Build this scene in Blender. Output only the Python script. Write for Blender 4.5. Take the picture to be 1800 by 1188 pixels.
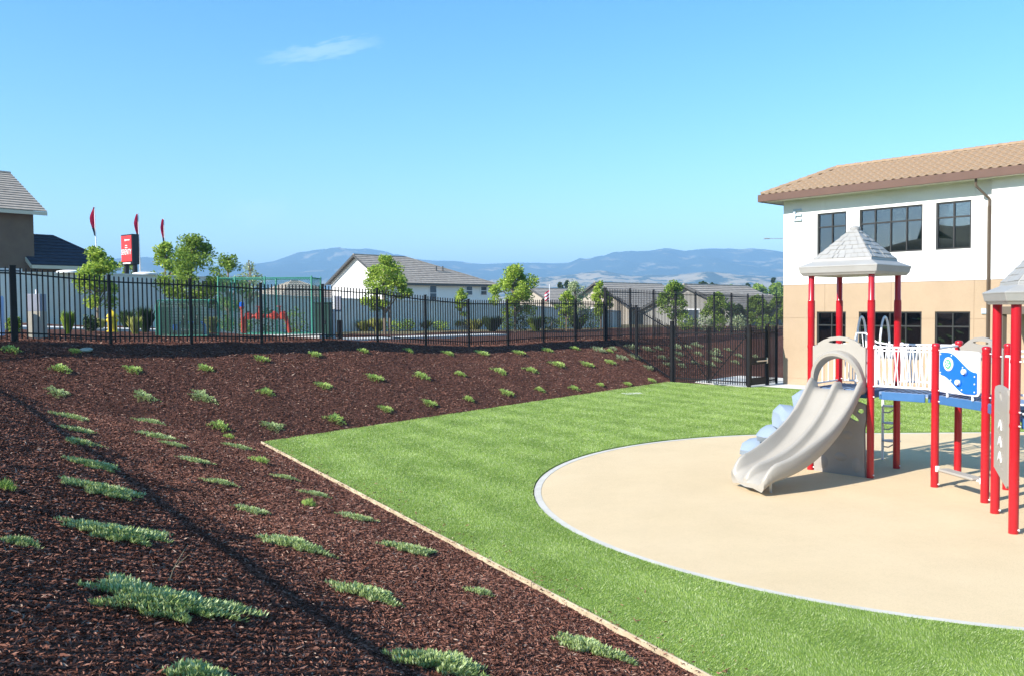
import bpy, bmesh, math, random
import numpy as np
from mathutils import Vector, Matrix
from mathutils.geometry import tessellate_polygon
R = math.radians
random.seed(7); rng = np.random.default_rng(11)
for o in list(bpy.data.objects): bpy.data.objects.remove(o)
S = bpy.context.scene
COL = S.collection

# ------------------------------------------------------------------ camera
CAMZ, FPX, PITCH, ROLL = 3.2, 1500.0, math.atan(55/1500.0), 0.008
cp, sp, cr, sr = math.cos(PITCH), math.sin(PITCH), math.cos(ROLL), math.sin(ROLL)
cd = bpy.data.cameras.new('camera'); cam = bpy.data.objects.new('camera', cd); COL.objects.link(cam)
cd.sensor_width = 36; cd.lens = FPX/1800*36; cd.clip_start = 0.1; cd.clip_end = 20000
right = Vector((cr, -sr*sp, -sr*cp)); up = Vector((sr, cr*sp, cr*cp)); fwd = Vector((0, cp, -sp))
cam.matrix_world = Matrix(((right.x, up.x, -fwd.x, 0), (right.y, up.y, -fwd.y, 0), (right.z, up.z, -fwd.z, CAMZ), (0, 0, 0, 1)))
S.camera = cam
S.render.engine = 'CYCLES'

# ------------------------------------------------------------------ light
SUN_EL = R(33); SHX, SHY = 0.84, 0.5426            # shadows fall to the right and a little away
S.view_settings.view_transform = 'Standard'; S.view_settings.look = 'None'
S.view_settings.exposure = 1.0; S.view_settings.gamma = 1
w = bpy.data.worlds.new('World'); S.world = w; w.use_nodes = True
nt = w.node_tree; nt.nodes.clear()
sky = nt.nodes.new('ShaderNodeTexSky'); sky.sky_type = 'NISHITA'; sky.sun_disc = False
sky.sun_elevation = SUN_EL; sky.sun_rotation = math.atan2(-SHX, -SHY)
sky.altitude = 200; sky.air_density = 1.0; sky.dust_density = 0.4; sky.ozone_density = 2.0
bg = nt.nodes.new('ShaderNodeBackground'); bg.inputs['Strength'].default_value = 0.118
wo = nt.nodes.new('ShaderNodeOutputWorld')
# thin cirrus wisps, part of the sky itself
tc = nt.nodes.new('ShaderNodeTexCoord')
def vmath(op, a, b=None):
    n = nt.nodes.new('ShaderNodeVectorMath'); n.operation = op
    nt.links.new(a, n.inputs[0])
    if b is not None: n.inputs[1].default_value = b
    return n.outputs['Value'] if op == 'DOT_PRODUCT' else n.outputs[0]
def smath(op, a, b=None):
    n = nt.nodes.new('ShaderNodeMath'); n.operation = op
    for i, v in enumerate((a, b)):
        if v is None: continue
        if hasattr(v, 'is_linked'): nt.links.new(v, n.inputs[i])
        else: n.inputs[i].default_value = v
    return n.outputs[0]
def ray(px, py):
    u = (px-900)/FPX; v = -(py-594)/FPX
    return right*u + up*v + fwd
def wisp(px0, py0, px1, py1, thick, amount, scale):
    a = ray(px0, py0).normalized(); b = ray(px1, py1).normalized()
    c = ((a+b)/2).normalized(); L = (b-a).length/2; t = (b-a).normalized(); n = c.cross(t).normalized()
    g = tc.outputs['Generated']
    x = smath('DIVIDE', vmath('DOT_PRODUCT', g, t), L)
    x = smath('SUBTRACT', x, c.dot(t)/L)
    y = smath('DIVIDE', vmath('DOT_PRODUCT', g, n), thick)
    nz = nt.nodes.new('ShaderNodeTexNoise'); nz.inputs['Scale'].default_value = scale; nz.inputs['Detail'].default_value = 6
    mp = nt.nodes.new('ShaderNodeCombineXYZ'); nt.links.new(smath('MULTIPLY', x, 0.45), mp.inputs[0]); nt.links.new(smath('MULTIPLY', y, .35), mp.inputs[1])
    nt.links.new(mp.outputs[0], nz.inputs['Vector'])
    y2 = smath('ADD', y, smath('MULTIPLY', smath('SUBTRACT', nz.outputs[0], 0.5), 3.0))
    r2 = smath('ADD', smath('MULTIPLY', x, x), smath('MULTIPLY', y2, y2))
    m = smath('MAXIMUM', smath('SUBTRACT', 1.0, r2), 0.0)
    front = smath('GREATER_THAN', vmath('DOT_PRODUCT', g, c), 0.2)
    return smath('MULTIPLY', smath('MULTIPLY', m, front), amount)
cl = smath('ADD', wisp(445, 108, 680, 72, 0.010, 0.17, 7.0), wisp(380, 380, 520, 372, 0.02, 0.06, 4.0))
hs = nt.nodes.new('ShaderNodeHueSaturation'); hs.inputs['Saturation'].default_value = 1.32; hs.inputs['Hue'].default_value = 0.491; hs.inputs['Value'].default_value = 1.1
nt.links.new(sky.outputs[0], hs.inputs['Color'])
mx = nt.nodes.new('ShaderNodeMixRGB'); nt.links.new(cl, mx.inputs[0]); nt.links.new(hs.outputs[0], mx.inputs[1])
mx.inputs[2].default_value = (7.2, 7.6, 8.0, 1)
nt.links.new(mx.outputs[0], bg.inputs['Color']); nt.links.new(bg.outputs[0], wo.inputs['Surface'])
sd = bpy.data.lights.new('sun', 'SUN'); sd.energy = 5.0; sd.angle = R(0.3); sd.color = (1.0, 0.95, 0.87)
sun = bpy.data.objects.new('sun', sd); COL.objects.link(sun)
sun.rotation_euler = Vector((SHX*math.cos(SUN_EL), SHY*math.cos(SUN_EL), -math.sin(SUN_EL))).to_track_quat('-Z', 'Y').to_euler()
sun.location = (-40, -20, 60)

# ------------------------------------------------------------------ materials
MATS = {}
def mat(name, c, rough=0.6, c2=None, scale=4.0, bump=0.0, bscale=40.0, metal=0.0, spec=0.5, island=None, detail=5.0, trans=0.0, coat=0.0, sheen=0.0):
    if name in MATS: return MATS[name]
    if rough >= .8 and spec == .5: spec = .12                     # dry, rough surfaces
    m = bpy.data.materials.new(name); m.use_nodes = True; n = m.node_tree.nodes; l = m.node_tree.links
    p = n['Principled BSDF']; p.inputs['Base Color'].default_value = (*c, 1); p.inputs['Roughness'].default_value = rough
    p.inputs['Metallic'].default_value = metal; p.inputs['Specular IOR Level'].default_value = spec; p.inputs['Coat Weight'].default_value = coat
    t = n.new('ShaderNodeTexCoord')
    src = None
    if c2 is not None:
        z = n.new('ShaderNodeTexNoise'); z.inputs['Scale'].default_value = scale; z.inputs['Detail'].default_value = detail; z.inputs['Roughness'].default_value = 0.6
        l.new(t.outputs['Object'], z.inputs['Vector'])
        r = n.new('ShaderNodeValToRGB'); r.color_ramp.elements[0].position = .33; r.color_ramp.elements[1].position = .67
        r.color_ramp.elements[0].color = (*c, 1); r.color_ramp.elements[1].color = (*c2, 1)
        l.new(z.outputs[0], r.inputs[0]); src = r.outputs[0]
    if island:
        gm = n.new('ShaderNodeNewGeometry'); r = n.new('ShaderNodeValToRGB')
        while len(r.color_ramp.elements) < len(island): r.color_ramp.elements.new(0.5)
        for e, (ps, cc) in zip(r.color_ramp.elements, island): e.position = ps; e.color = (*cc, 1)
        l.new(gm.outputs['Random Per Island'], r.inputs[0])
        if src:
            mm = n.new('ShaderNodeMixRGB'); mm.blend_type = 'MULTIPLY'; mm.inputs[0].default_value = 1
            l.new(r.outputs[0], mm.inputs[1]); l.new(src, mm.inputs[2]); src = mm.outputs[0]
        else: src = r.outputs[0]
    if src: l.new(src, p.inputs['Base Color'])
    if bump:
        z = n.new('ShaderNodeTexNoise'); z.inputs['Scale'].default_value = bscale; z.inputs['Detail'].default_value = 6
        l.new(t.outputs['Object'], z.inputs['Vector'])
        b = n.new('ShaderNodeBump'); b.inputs['Strength'].default_value = bump; b.inputs['Distance'].default_value = 0.02
        l.new(z.outputs[0], b.inputs['Height']); l.new(b.outputs[0], p.inputs['Normal'])
    if trans:
        tr = n.new('ShaderNodeBsdfTranslucent'); mxs = n.new('ShaderNodeMixShader'); mxs.inputs[0].default_value = trans
        if src: l.new(src, tr.inputs['Color'])
        else: tr.inputs['Color'].default_value = (*c, 1)
        out = n['Material Output']; l.new(p.outputs[0], mxs.inputs[1]); l.new(tr.outputs[0], mxs.inputs[2]); l.new(mxs.outputs[0], out.inputs['Surface'])
    MATS[name] = m; return m
def glass_mat():
    if 'glass' in MATS: return MATS['glass']
    m = bpy.data.materials.new('glass'); m.use_nodes = True; n = m.node_tree.nodes; l = m.node_tree.links
    n.remove(n['Principled BSDF'])
    tr = n.new('ShaderNodeBsdfTransparent'); tr.inputs[0].default_value = (.46, .50, .49, 1)
    gl = n.new('ShaderNodeBsdfGlossy'); gl.inputs['Roughness'].default_value = 0.015; gl.inputs[0].default_value = (.9, .95, 1, 1)
    fr = n.new('ShaderNodeFresnel'); fr.inputs[0].default_value = 2.7
    ms = n.new('ShaderNodeMixShader'); l.new(fr.outputs[0], ms.inputs[0]); l.new(tr.outputs[0], ms.inputs[1]); l.new(gl.outputs[0], ms.inputs[2])
    l.new(ms.outputs[0], n['Material Output'].inputs['Surface']); MATS['glass'] = m; return m
M_MULCH = mat('mulch_ground', (.050, .022, .015), .95, (.15, .068, .048), 14, 1.0, 60, spec=.08)
M_CHIP = mat('mulch_chips', (1.0, 1.0, 1.0), .9, c2=(.66, .66, .68), scale=.45, spec=.08, island=[(0, (.045, .018, .012)), (.30, (.135, .056, .038)), (.70, (.25, .112, .078)), (.95, (.35, .18, .13)), (1, (.58, .43, .33))])
M_DIRT = mat('dry_ground', (.22, .17, .10), .95, (.12, .12, .05), .05, .3, 3)
M_LAWN = mat('lawn_soil', (.15, .24, .045), .95, (.20, .30, .07), 3, .8, 90)
M_GRASS = mat('grass_blades', (.1, .2, .05), .55, c2=(.66, .72, .60), scale=.8, island=[(0, (.25, .37, .055)), (.5, (.42, .57, .13)), (.82, (.58, .69, .27)), (1, (.84, .86, .62))], trans=.4, spec=.15)
MATS['grass_blades'].node_tree.nodes['Color Ramp'].color_ramp.elements[0].color = (1, 1, 1, 1)
M_RUBBER = mat('play_rubber', (.66, .51, .315), .9, (.70, .545, .345), .5, .35, 240)
def speckle(m, scale, dark, lo=.36, hi=.50, scale2=.9):           # granules and faint worn patches on a surface colour
    n = m.node_tree.nodes; l = m.node_tree.links; p = n['Principled BSDF']; src = p.inputs['Base Color'].links[0].from_socket
    t = n.new('ShaderNodeTexCoord')
    for sc_, dk, a, b in ((scale, dark, lo, hi), (scale2, .965, .40, .62), (7.0, .985, .40, .60)):
        z = n.new('ShaderNodeTexNoise'); z.inputs['Scale'].default_value = sc_; z.inputs['Detail'].default_value = 4; l.new(t.outputs['Object'], z.inputs['Vector'])
        r = n.new('ShaderNodeValToRGB'); r.color_ramp.elements[0].position = a; r.color_ramp.elements[1].position = b; r.color_ramp.elements[0].color = (dk, dk, dk, 1); r.color_ramp.elements[1].color = (1, 1, 1, 1)
        l.new(z.outputs[0], r.inputs[0]); x = n.new('ShaderNodeMixRGB'); x.blend_type = 'MULTIPLY'; x.inputs[0].default_value = 1; l.new(src, x.inputs[1]); l.new(r.outputs[0], x.inputs[2]); src = x.outputs[0]
    l.new(src, p.inputs['Base Color'])
speckle(M_RUBBER, 110.0, .86)
M_CONC = mat('concrete', (.56, .55, .51), .9, (.66, .65, .61), 2.2, .25, 120)
M_ASPH = mat('asphalt', (.05, .05, .05), .95, (.065, .064, .062), 3, .3, 90)
M_WOOD = mat('edging_wood', (.36, .28, .18), .85, (.56, .47, .33), 5, .3, 30)
M_BLACK = mat('black_steel', (.006, .006, .007), .55, (.010, .010, .011), 3, 0, spec=.22)
M_RED = mat('red_post_paint', (.40, .005, .013), .32, (.43, .007, .016), 2, spec=.5, coat=.25)
M_PLAST = mat('grey_plastic', (.33, .305, .265), .45, (.36, .333, .29), 1.6, .06, 60)
M_PLASTD = mat('grey_plastic_wall', (.29, .26, .235), .55, (.33, .30, .265), 2, .1, 50)
M_ROOFP = mat('grey_roof_plastic', (.32, .31, .29), .5, (.355, .345, .325), 3, .12, 40)
M_LBLUE = mat('pale_blue_plastic', (.23, .29, .37), .62, (.27, .33, .41), 2, .2, 30, spec=.25)
M_WHITE = mat('white_powdercoat', (.80, .80, .81), .35)
M_BLUE = mat('blue_panel', (.008, .13, .56), .35, spec=.5)
M_BEAM = mat('blue_beam', (.035, .125, .29), .45, (.045, .145, .33), 5)
M_DECK = mat('deck_vinyl', (.14, .22, .36), .6, (.17, .26, .42), 8)
M_GREY = mat('dark_grey_steel', (.06, .06, .06), .5)
M_GREENP = mat('green_inlay', (.10, .50, .22), .4)
M_STUW = mat('white_stucco', (.80, .785, .755), .9, (.84, .825, .795), 1.2, .25, 130)
M_STUT = mat('tan_stucco', (.40, .295, .20), .9, (.43, .315, .215), 1.0, .25, 130)
M_FASC = mat('brown_fascia', (.105, .055, .038), .7, (.125, .066, .046), 2)
speckle(M_STUW, 40.0, .95, scale2=.5); speckle(M_STUT, 40.0, .92, scale2=.5)
M_TILE = mat('clay_tile', (.5, .3, .2), .8, c2=(.78, .78, .78), scale=5, island=[(0, (.30, .205, .13)), (.5, (.38, .265, .172)), (1, (.48, .355, .24))], bump=.15, bscale=30)
MATS['clay_tile'].node_tree.nodes['Color Ramp'].color_ramp.elements[0].color = (1, 1, 1, 1)
M_FRAME = mat('bronze_frame', (.035, .034, .032), .4, metal=.3)
M_BLIND = mat('window_blind', (.62, .60, .52), .8)
M_DARK = mat('interior_shade', (.012, .012, .014), .9)  # shade of the unlit rooms put into a near-black colour
M_LETTER = mat('blue_grey_letter', (.42, .52, .60), .5)
M_TAUPE = mat('taupe_downspout', (.11, .08, .055), .5)
M_BROWNW = mat('brown_stucco', (.17, .115, .085), .9, (.20, .14, .10), 1.5, .2, 60)
M_GTILE = mat('grey_roof_tile', (.32, .27, .225), .85, (.44, .38, .32), 2.5, .3, 20)
M_NTILE = mat('slate_navy_tile', (.04, .042, .062), .85, (.055, .057, .08), 3, .3, 20)
M_WALLG = mat('grey_block_wall', (.72, .72, .69), .9, (.78, .78, .75), 1.5, .3, 60)
M_CREAM = mat('cream_trim', (.62, .56, .44), .7)
M_HWHITE = mat('house_white', (.80, .79, .77), .9, (.83, .82, .80), 1, .15, 60)
M_HTAN = mat('house_tan', (.38, .335, .28), .9, (.42, .37, .31), 1, .15, 60)
M_YEL = mat('hydrant_yellow', (.80, .56, .02), .4, (.84, .60, .03), 4)
M_GRN = mat('green_powdercoat', (.015, .19, .125), .5, (.02, .22, .145), 6)
M_GRN2 = mat('green_cabinet', (.022, .075, .052), .6, (.03, .09, .065), 3)
M_VBLUE = mat('valve_blue', (.01, .12, .62), .35)
M_VRED = mat('valve_red', (.42, .035, .02), .45, (.50, .05, .03), 5)
M_SRED = mat('sign_red', (.66, .04, .045), .5)
M_SBLK = mat('sign_black', (.012, .012, .018), .45)
M_FRED = mat('flag_red', (.48, .02, .07), .8, (.55, .03, .09), 6, trans=.3)
M_FBLK = mat('flag_black', (.02, .02, .04), .8)
M_BARK = mat('bark', (.20, .15, .11), .9, (.28, .22, .17), 8, .5, 40)
M_BOX = mat('meter_grey', (.26, .27, .32), .5, (.30, .31, .36), 4)
M_BEIGE = mat('meter_beige', (.40, .37, .30), .8, (.44, .41, .34), 4)
def leafmat(name, cols, tr=.35):
    return mat(name, cols[1], .5, island=[(0, cols[0]), (.5, cols[1]), (1, cols[2])], trans=tr, spec=.15)
M_LEAF1 = leafmat('leaf_lime', [(.18, .29, .03), (.32, .44, .05), (.50, .60, .12)])
M_LEAF2 = leafmat('leaf_mid', [(.11, .19, .025), (.20, .30, .04), (.34, .45, .09)])
M_LEAF3 = leafmat('leaf_dark', [(.025, .05, .016), (.045, .08, .025), (.08, .12, .04)])
M_LEAF4 = leafmat('leaf_sage', [(.22, .28, .13), (.36, .43, .22), (.58, .64, .40)])
M_GCOV = leafmat('groundcover_leaf', [(.21, .29, .08), (.38, .47, .17), (.66, .74, .42)], .25)
M_GCOV2 = leafmat('groundcover_fresh', [(.24, .35, .06), (.38, .52, .12), (.58, .70, .26)], .25)
M_DRYG = leafmat('dry_grass_leaf', [(.26, .28, .07), (.42, .44, .12), (.60, .60, .24)])

# ------------------------------------------------------------------ mesh helpers
WL = {}                                             # world location of each root empty
def V3(*a): return Vector(a)
class MB:
    def __init__(s): s.v = []; s.f = []
    def quad_box(s, c, x, y, z):                    # c centre; x,y,z half-axis vectors
        b = len(s.v)
        for k in (-1, 1):
            for j in (-1, 1):
                for i in (-1, 1): s.v.append(c + x*i + y*j + z*k)
        for f in ((0,2,3,1),(4,5,7,6),(0,1,5,4),(2,6,7,3),(0,4,6,2),(1,3,7,5)): s.f.append(tuple(b+i for i in f))
        return s
    def box(s, x0, x1, y0, y1, z0, z1):
        return s.quad_box(V3((x0+x1)/2, (y0+y1)/2, (z0+z1)/2), V3((x1-x0)/2, 0, 0), V3(0, (y1-y0)/2, 0), V3(0, 0, (z1-z0)/2))
    def beam(s, a, b, w, h, upv=None):              # rectangular bar between two points
        a = Vector(a); b = Vector(b); d = (b-a).normalized(); u0 = upv or V3(0, 0, 1)
        if abs(d.dot(u0)) > .98: u0 = V3(0, 1, 0)
        x = d.cross(u0).normalized(); u = x.cross(d).normalized()
        return s.quad_box((a+b)/2, x*(w/2), (b-a)/2, u*(h/2))
    def tube(s, pts, r, n=8, caps=True):
        pts = [Vector(p) for p in pts]; rs = r if isinstance(r, (list, tuple)) else [r]*len(pts)
        b0 = len(s.v); prev = None
        for i, p in enumerate(pts):
            d = ((pts[min(i+1, len(pts)-1)]) - pts[max(i-1, 0)]).normalized()
            if prev is None:
                a = V3(0, 0, 1) if abs(d.z) < .9 else V3(1, 0, 0); x = d.cross(a).normalized()
            else: x = (prev - d*prev.dot(d)).normalized()
            prev = x; y = d.cross(x)
            for k in range(n):
                t = 2*math.pi*k/n; s.v.append(p + (x*math.cos(t)+y*math.sin(t))*rs[i])
        for i in range(len(pts)-1):
            for k in range(n):
                a = b0+i*n+k; c = b0+i*n+(k+1) % n; s.f.append((a, c, c+n, a+n))
        if caps:
            s.f.append(tuple(b0+k for k in range(n))[::-1]); e = b0+(len(pts)-1)*n; s.f.append(tuple(e+k for k in range(n)))
        return s
    def lathe(s, c, prof, n=16):                    # prof: (r, z) list, around z at c
        c = Vector(c); b0 = len(s.v)
        for r, z in prof:
            for k in range(n):
                t = 2*math.pi*k/n; s.v.append(c + V3(r*math.cos(t), r*math.sin(t), z))
        for i in range(len(prof)-1):
            for k in range(n):
                a = b0+i*n+k; c2 = b0+i*n+(k+1) % n; s.f.append((a, c2, c2+n, a+n))
        s.f.append(tuple(b0+k for k in range(n))[::-1]); e = b0+(len(prof)-1)*n; s.f.append(tuple(e+k for k in range(n)))
        return s
    def plate(s, polys, O, U, V, th):               # extruded polygon with holes
        O = Vector(O); U = Vector(U); V = Vector(V); N = U.cross(V).normalized()
        tris = tessellate_polygon([[V3(p[0], p[1], 0) for p in q] for q in polys])
        flat = [p for q in polys for p in q]; n = len(flat); b = len(s.v)
        for k in (0, 1):
            for p in flat: s.v.append(O + U*p[0] + V*p[1] + N*(th*k))
        for t in tris:
            s.f.append((b+t[0], b+t[1], b+t[2])); s.f.append((b+n+t[2], b+n+t[1], b+n+t[0]))
        i = 0
        for q in polys:
            m = len(q)
            for k in range(m):
                a = b+i+k; c = b+i+(k+1) % m; s.f.append((a, c, c+n, a+n))
            i += m
        return s
    def face(s, *ps):
        b = len(s.v); s.v += [Vector(p) for p in ps]; s.f.append(tuple(range(b, b+len(ps)))); return s
    def mesh(s, name, off=V3(0, 0, 0)):
        me = bpy.data.meshes.new(name); me.from_pydata([tuple(v-off) for v in s.v], [], s.f); me.update(); return me
    def build(s, name, m, parent=None, smooth=False, bevel=0, angle=40, fixn=True):
        off = WL.get(parent.name, V3(0, 0, 0)) if parent else V3(0, 0, 0)
        me = s.mesh(name, off)
        if fixn or bevel:
            bm = bmesh.new(); bm.from_mesh(me)
            if fixn: bmesh.ops.recalc_face_normals(bm, faces=bm.faces)
            if bevel: bmesh.ops.bevel(bm, geom=list(bm.edges), offset=bevel, segments=1, affect='EDGES', clamp_overlap=True)
            bm.to_mesh(me); bm.free()
        me.materials.append(m)
        o = bpy.data.objects.new(name, me); COL.objects.link(o)
        if parent: o.parent = parent; WL[o.name] = off.copy()
        if smooth:
            for p in me.polygons: p.use_smooth = True
            try: me.set_sharp_from_angle(angle=R(angle))
            except Exception: pass
        return o
def np_obj(name, V, F, m, parent=None):
    V = np.asarray(V, dtype=np.float32); F = np.asarray(F, dtype=np.int32); nf, k = F.shape
    if parent: off = WL[parent.name]; V = V - np.array(off, dtype=np.float32)
    me = bpy.data.meshes.new(name); me.vertices.add(len(V)); me.vertices.foreach_set('co', V.ravel())
    me.loops.add(nf*k); me.loops.foreach_set('vertex_index', F.ravel())
    me.polygons.add(nf); me.polygons.foreach_set('loop_start', np.arange(0, nf*k, k, dtype=np.int32)); me.polygons.foreach_set('loop_total', np.full(nf, k, dtype=np.int32))
    me.update(calc_edges=True); me.materials.append(m)
    o = bpy.data.objects.new(name, me); COL.objects.link(o)
    if parent: o.parent = parent; WL[o.name] = WL[parent.name]
    return o
def tag(o, label=None, cat=None, group=None, kind=None):
    if label: o['label'] = label
    if cat: o['category'] = cat
    if group: o['group'] = group
    if kind: o['kind'] = kind
    return o
def thing(name, loc, label, cat, group=None):
    o = bpy.data.objects.new(name, None); COL.objects.link(o); o.location = loc; o.empty_display_size = .2
    WL[o.name] = Vector(loc); return tag(o, label, cat, group)
def inst(name, me, parent, loc, rot=None, scale=None):   # object sharing mesh data, placed at a world location
    o = bpy.data.objects.new(name, me); COL.objects.link(o)
    off = WL.get(parent.name, V3(0, 0, 0)) if parent else V3(0, 0, 0)
    if parent: o.parent = parent; WL[o.name] = off.copy()
    o.location = Vector(loc)-off
    if rot: o.rotation_euler = rot
    if scale: o.scale = scale
    return o
ORD = ['first', 'second', 'third', 'fourth', 'fifth', 'sixth', 'seventh', 'eighth', 'ninth', 'tenth', 'eleventh', 'twelfth', 'thirteenth', 'fourteenth', 'fifteenth', 'sixteenth', 'seventeenth', 'eighteenth', 'nineteenth', 'twentieth', 'twenty-first', 'twenty-second', 'twenty-third', 'twenty-fourth', 'twenty-fifth', 'twenty-sixth']
def vnoise(x, y, seed=0):                            # value noise, numpy
    xi = np.floor(x).astype(np.int64); yi = np.floor(y).astype(np.int64); xf = x-xi; yf = y-yi
    def h(a, b):
        k = (a*374761393 + b*668265263 + seed*1442695041) & 0xffffffff
        k = ((k ^ (k >> 13))*1274126177) & 0xffffffff
        return ((k ^ (k >> 16)) & 0xffff)/65535.0
    u = xf*xf*(3-2*xf); v = yf*yf*(3-2*yf)
    return (h(xi, yi)*(1-u)+h(xi+1, yi)*u)*(1-v)+(h(xi, yi+1)*(1-u)+h(xi+1, yi+1)*u)*v
def fbm(x, y, o=4, seed=0):
    s = 0; a = .5
    for i in range(o): s = s+a*vnoise(x, y, seed+i); x = x*2.03+11.3; y = y*2.03+5.7; a *= .5
    return s

# ------------------------------------------------------------------ terrain
C0 = np.array([-5.93, 20.12]); N1 = np.array([-.863, -.505]); E1 = np.array([.505, -.863]); N2 = np.array([-.774, .634]); E2 = np.array([.634, .774])
P0 = np.array([-12.2, 21.0]); FU = np.array([.657, .754]); FV = np.array([-.754, .657])
TS = [-12, -5, 0, 2.3, 4.6, 6.9, 9.2, 11.5, 13.8, 16.1, 18.4, 20.7, 23, 25.2, 46, 80]
HS = [2.6, 2.55, 2.47, 2.34, 2.24, 2.18, 2.13, 2.0, 1.82, 1.66, 1.62, 1.62, 1.60, 1.58, 1.36, 1.0]
def sstep(x): x = np.clip(x, 0, 1); return x*x*(3-2*x)
def terrain(X, Y):
    X = np.asarray(X, float); Y = np.asarray(Y, float)
    d1 = (X-C0[0])*N1[0]+(Y-C0[1])*N1[1]; d2 = (X-C0[0])*N2[0]+(Y-C0[1])*N2[1]
    t = (X-P0[0])*FU[0]+(Y-P0[1])*FU[1]; o = (X-P0[0])*FV[0]+(Y-P0[1])*FV[1]
    top = np.interp(t, TS, HS)
    fr = np.clip(d2/np.maximum(d2-np.minimum(o, 0), .01), 0, 1); fr = np.where(o > 0, 1.0, fr); fr = np.where(d2 <= 0, 0.0, fr)
    p = np.minimum(fr/.985, 1.0); p = p + .05*np.sin(p*math.pi)
    z2 = top*p
    left = sstep((16-t)/14)
    oo = np.maximum(o, 0)
    z2 = z2 + (.012+.026*left)*np.minimum(oo, 13) - (1-left)*np.clip((oo-24)*.05, 0, 6)
    z1 = np.clip(.28*np.maximum(d1, 0), 0, 2.62)
    k = .12; z = np.maximum(z1, z2); h = np.maximum(k-np.abs(z1-z2), 0)/k; z = z + h*h*k*.25*(np.minimum(z1, z2) > .05)
    back = np.clip((d1-26)/44, 0, 1); z = z + 10.6*sstep(back)*(1+.10*np.sin(X*.23)*np.cos(Y*.17)+.08*np.sin(Y*.41))*(o < 30)  # unseen hill behind the camera, added and shaped for the school window reflections
    far = np.sqrt(X*X+Y*Y); z = z*(1-sstep((far-200)/300)) - 5*sstep((far-200)/300)
    return z
def tz(x, y): return float(terrain(x, y))
def gnd(px, py, ymax=200):                           # where a sight line meets the terrain
    d = ray(px, py); t = 2.5
    while t < ymax:
        p = d*t
        if p.z+CAMZ <= tz(p.x, p.y): return V3(p.x, p.y, tz(p.x, p.y))
        t += .03+t*.002
    p = d*(60/d.y); return V3(p.x, p.y, tz(p.x, p.y))
def at(px, py, Y): d = ray(px, py); p = d*(Y/d.y); return V3(p.x, p.y, p.z+CAMZ)
def hgt(px, py, Y): return at(px, py, Y).z
def fpt(t, o=0.0): p = P0+FU*t+FV*o; return V3(p[0], p[1], tz(p[0], p[1]))

def axis(breaks):                                    # non-uniform grid lines
    out = []
    for a, b, st in breaks: out += list(np.arange(a, b, st))
    return np.array(out+[breaks[-1][1]])
gx = axis([(-7000, -1000, 1000), (-1000, -200, 100), (-200, -60, 10), (-60, -20, 1.5), (-20, 26, .25), (26, 70, 2), (70, 200, 10), (200, 1000, 100), (1000, 7000.01, 1000)])
gy = axis([(-1500, -300, 200), (-300, -60, 15), (-60, -6, 1.5), (-6, 62, .25), (62, 110, 2), (110, 200, 10), (200, 1000, 100), (1000, 7000.01, 1000)])
GX, GY = np.meshgrid(gx, gy)
GZ = terrain(GX, GY)
near = ((GX > -20) & (GX < 26) & (GY > -6) & (GY < 62) & (GZ > .05))
GZ = GZ + near*((fbm(GX*1.3, GY*1.3, 3, 5)-.45)*.10 + (fbm(GX*.35, GY*.35, 2, 9)-.4)*.16)*np.clip(GZ, 0, .6)/.6
nx, ny = len(gx), len(gy)
ii = (np.arange(ny-1)[:, None]*nx+np.arange(nx-1)[None, :]).ravel()
F = np.stack([ii, ii+1, ii+1+nx, ii+nx], 1)
ground = np_obj('ground', np.stack([GX.ravel(), GY.ravel(), GZ.ravel()], 1), F, M_MULCH)
ground.data.materials.append(M_DIRT); ground.data.materials.append(mat('unseen_hill_scrub', (.022, .034, .014), .95, (.05, .065, .028), .12, .4, 2))  # last material: dark cover of the unseen hill, so the panes reflect dark
cx = (GX[:-1, :-1].ravel()+GX[1:, 1:].ravel())/2; cy = (GY[:-1, :-1].ravel()+GY[1:, 1:].ravel())/2
oo = (cx-P0[0])*FV[0]+(cy-P0[1])*FV[1]; tt_ = (cx-P0[0])*FU[0]+(cy-P0[1])*FU[1]; d1_ = (cx-C0[0])*N1[0]+(cy-C0[1])*N1[1]
isdirt = (oo > 13+.4*np.sin(tt_)) | (d1_ > 11) | (cx > 40) | (cy < -10) | (cy > 75)
ground.data.polygons.foreach_set('material_index', np.where(d1_ > 24, 2, isdirt.astype(np.int32)).astype(np.int32))
ground.data.polygons.foreach_set('use_smooth', np.ones(len(F), dtype=bool))
tag(ground, kind='structure')
def tzn(x, y):                                       # terrain with the same relief as the ground mesh
    x = np.asarray(x, float); y = np.asarray(y, float); z = terrain(x, y)
    return z + (z > .05)*((fbm(x*1.3, y*1.3, 3, 5)-.45)*.10+(fbm(x*.35, y*.35, 2, 9)-.4)*.16)*np.clip(z, 0, .6)/.6

# play surface outline: a half round to the left, straight towards the right
PC = np.array([7.02, 14.32]); PR = 6.42
def surf_loop(r):
    pts = []
    for k in range(49):
        a = math.pi/2+math.pi*k/48; pts.append((PC[0]+r*math.cos(a)*1.02, PC[1]+r*math.sin(a)))
    return [(17.5, PC[1]+r)]+pts+[(17.5, PC[1]-r)]
LAWN_Z = .05
BC = V3(10.82, 34.02, 0); BD = V3(.6678, -.7444, 0); BN = V3(-.7444, -.6678, 0)     # school corner, along facade, outward
lawn_outer = [(C0[0], C0[1]), (1.6, 7.26), (6.6, -1.28), (20.5, -1.28), (20.5, 18.9)]
pw = BC+BN*1.55
lawn_outer += [(pw.x+BD.x*14, pw.y+BD.y*14), (pw.x, pw.y), (9.0, 32.55), (6.62, 35.1)]
for k in range(1, 9):
    f = k/9; e = (1-f); lawn_outer.append((C0[0]+(6.62-C0[0])*e+.12*math.sin(9*e), C0[1]+(35.1-C0[1])*e-.10*math.sin(9*e)))
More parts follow.
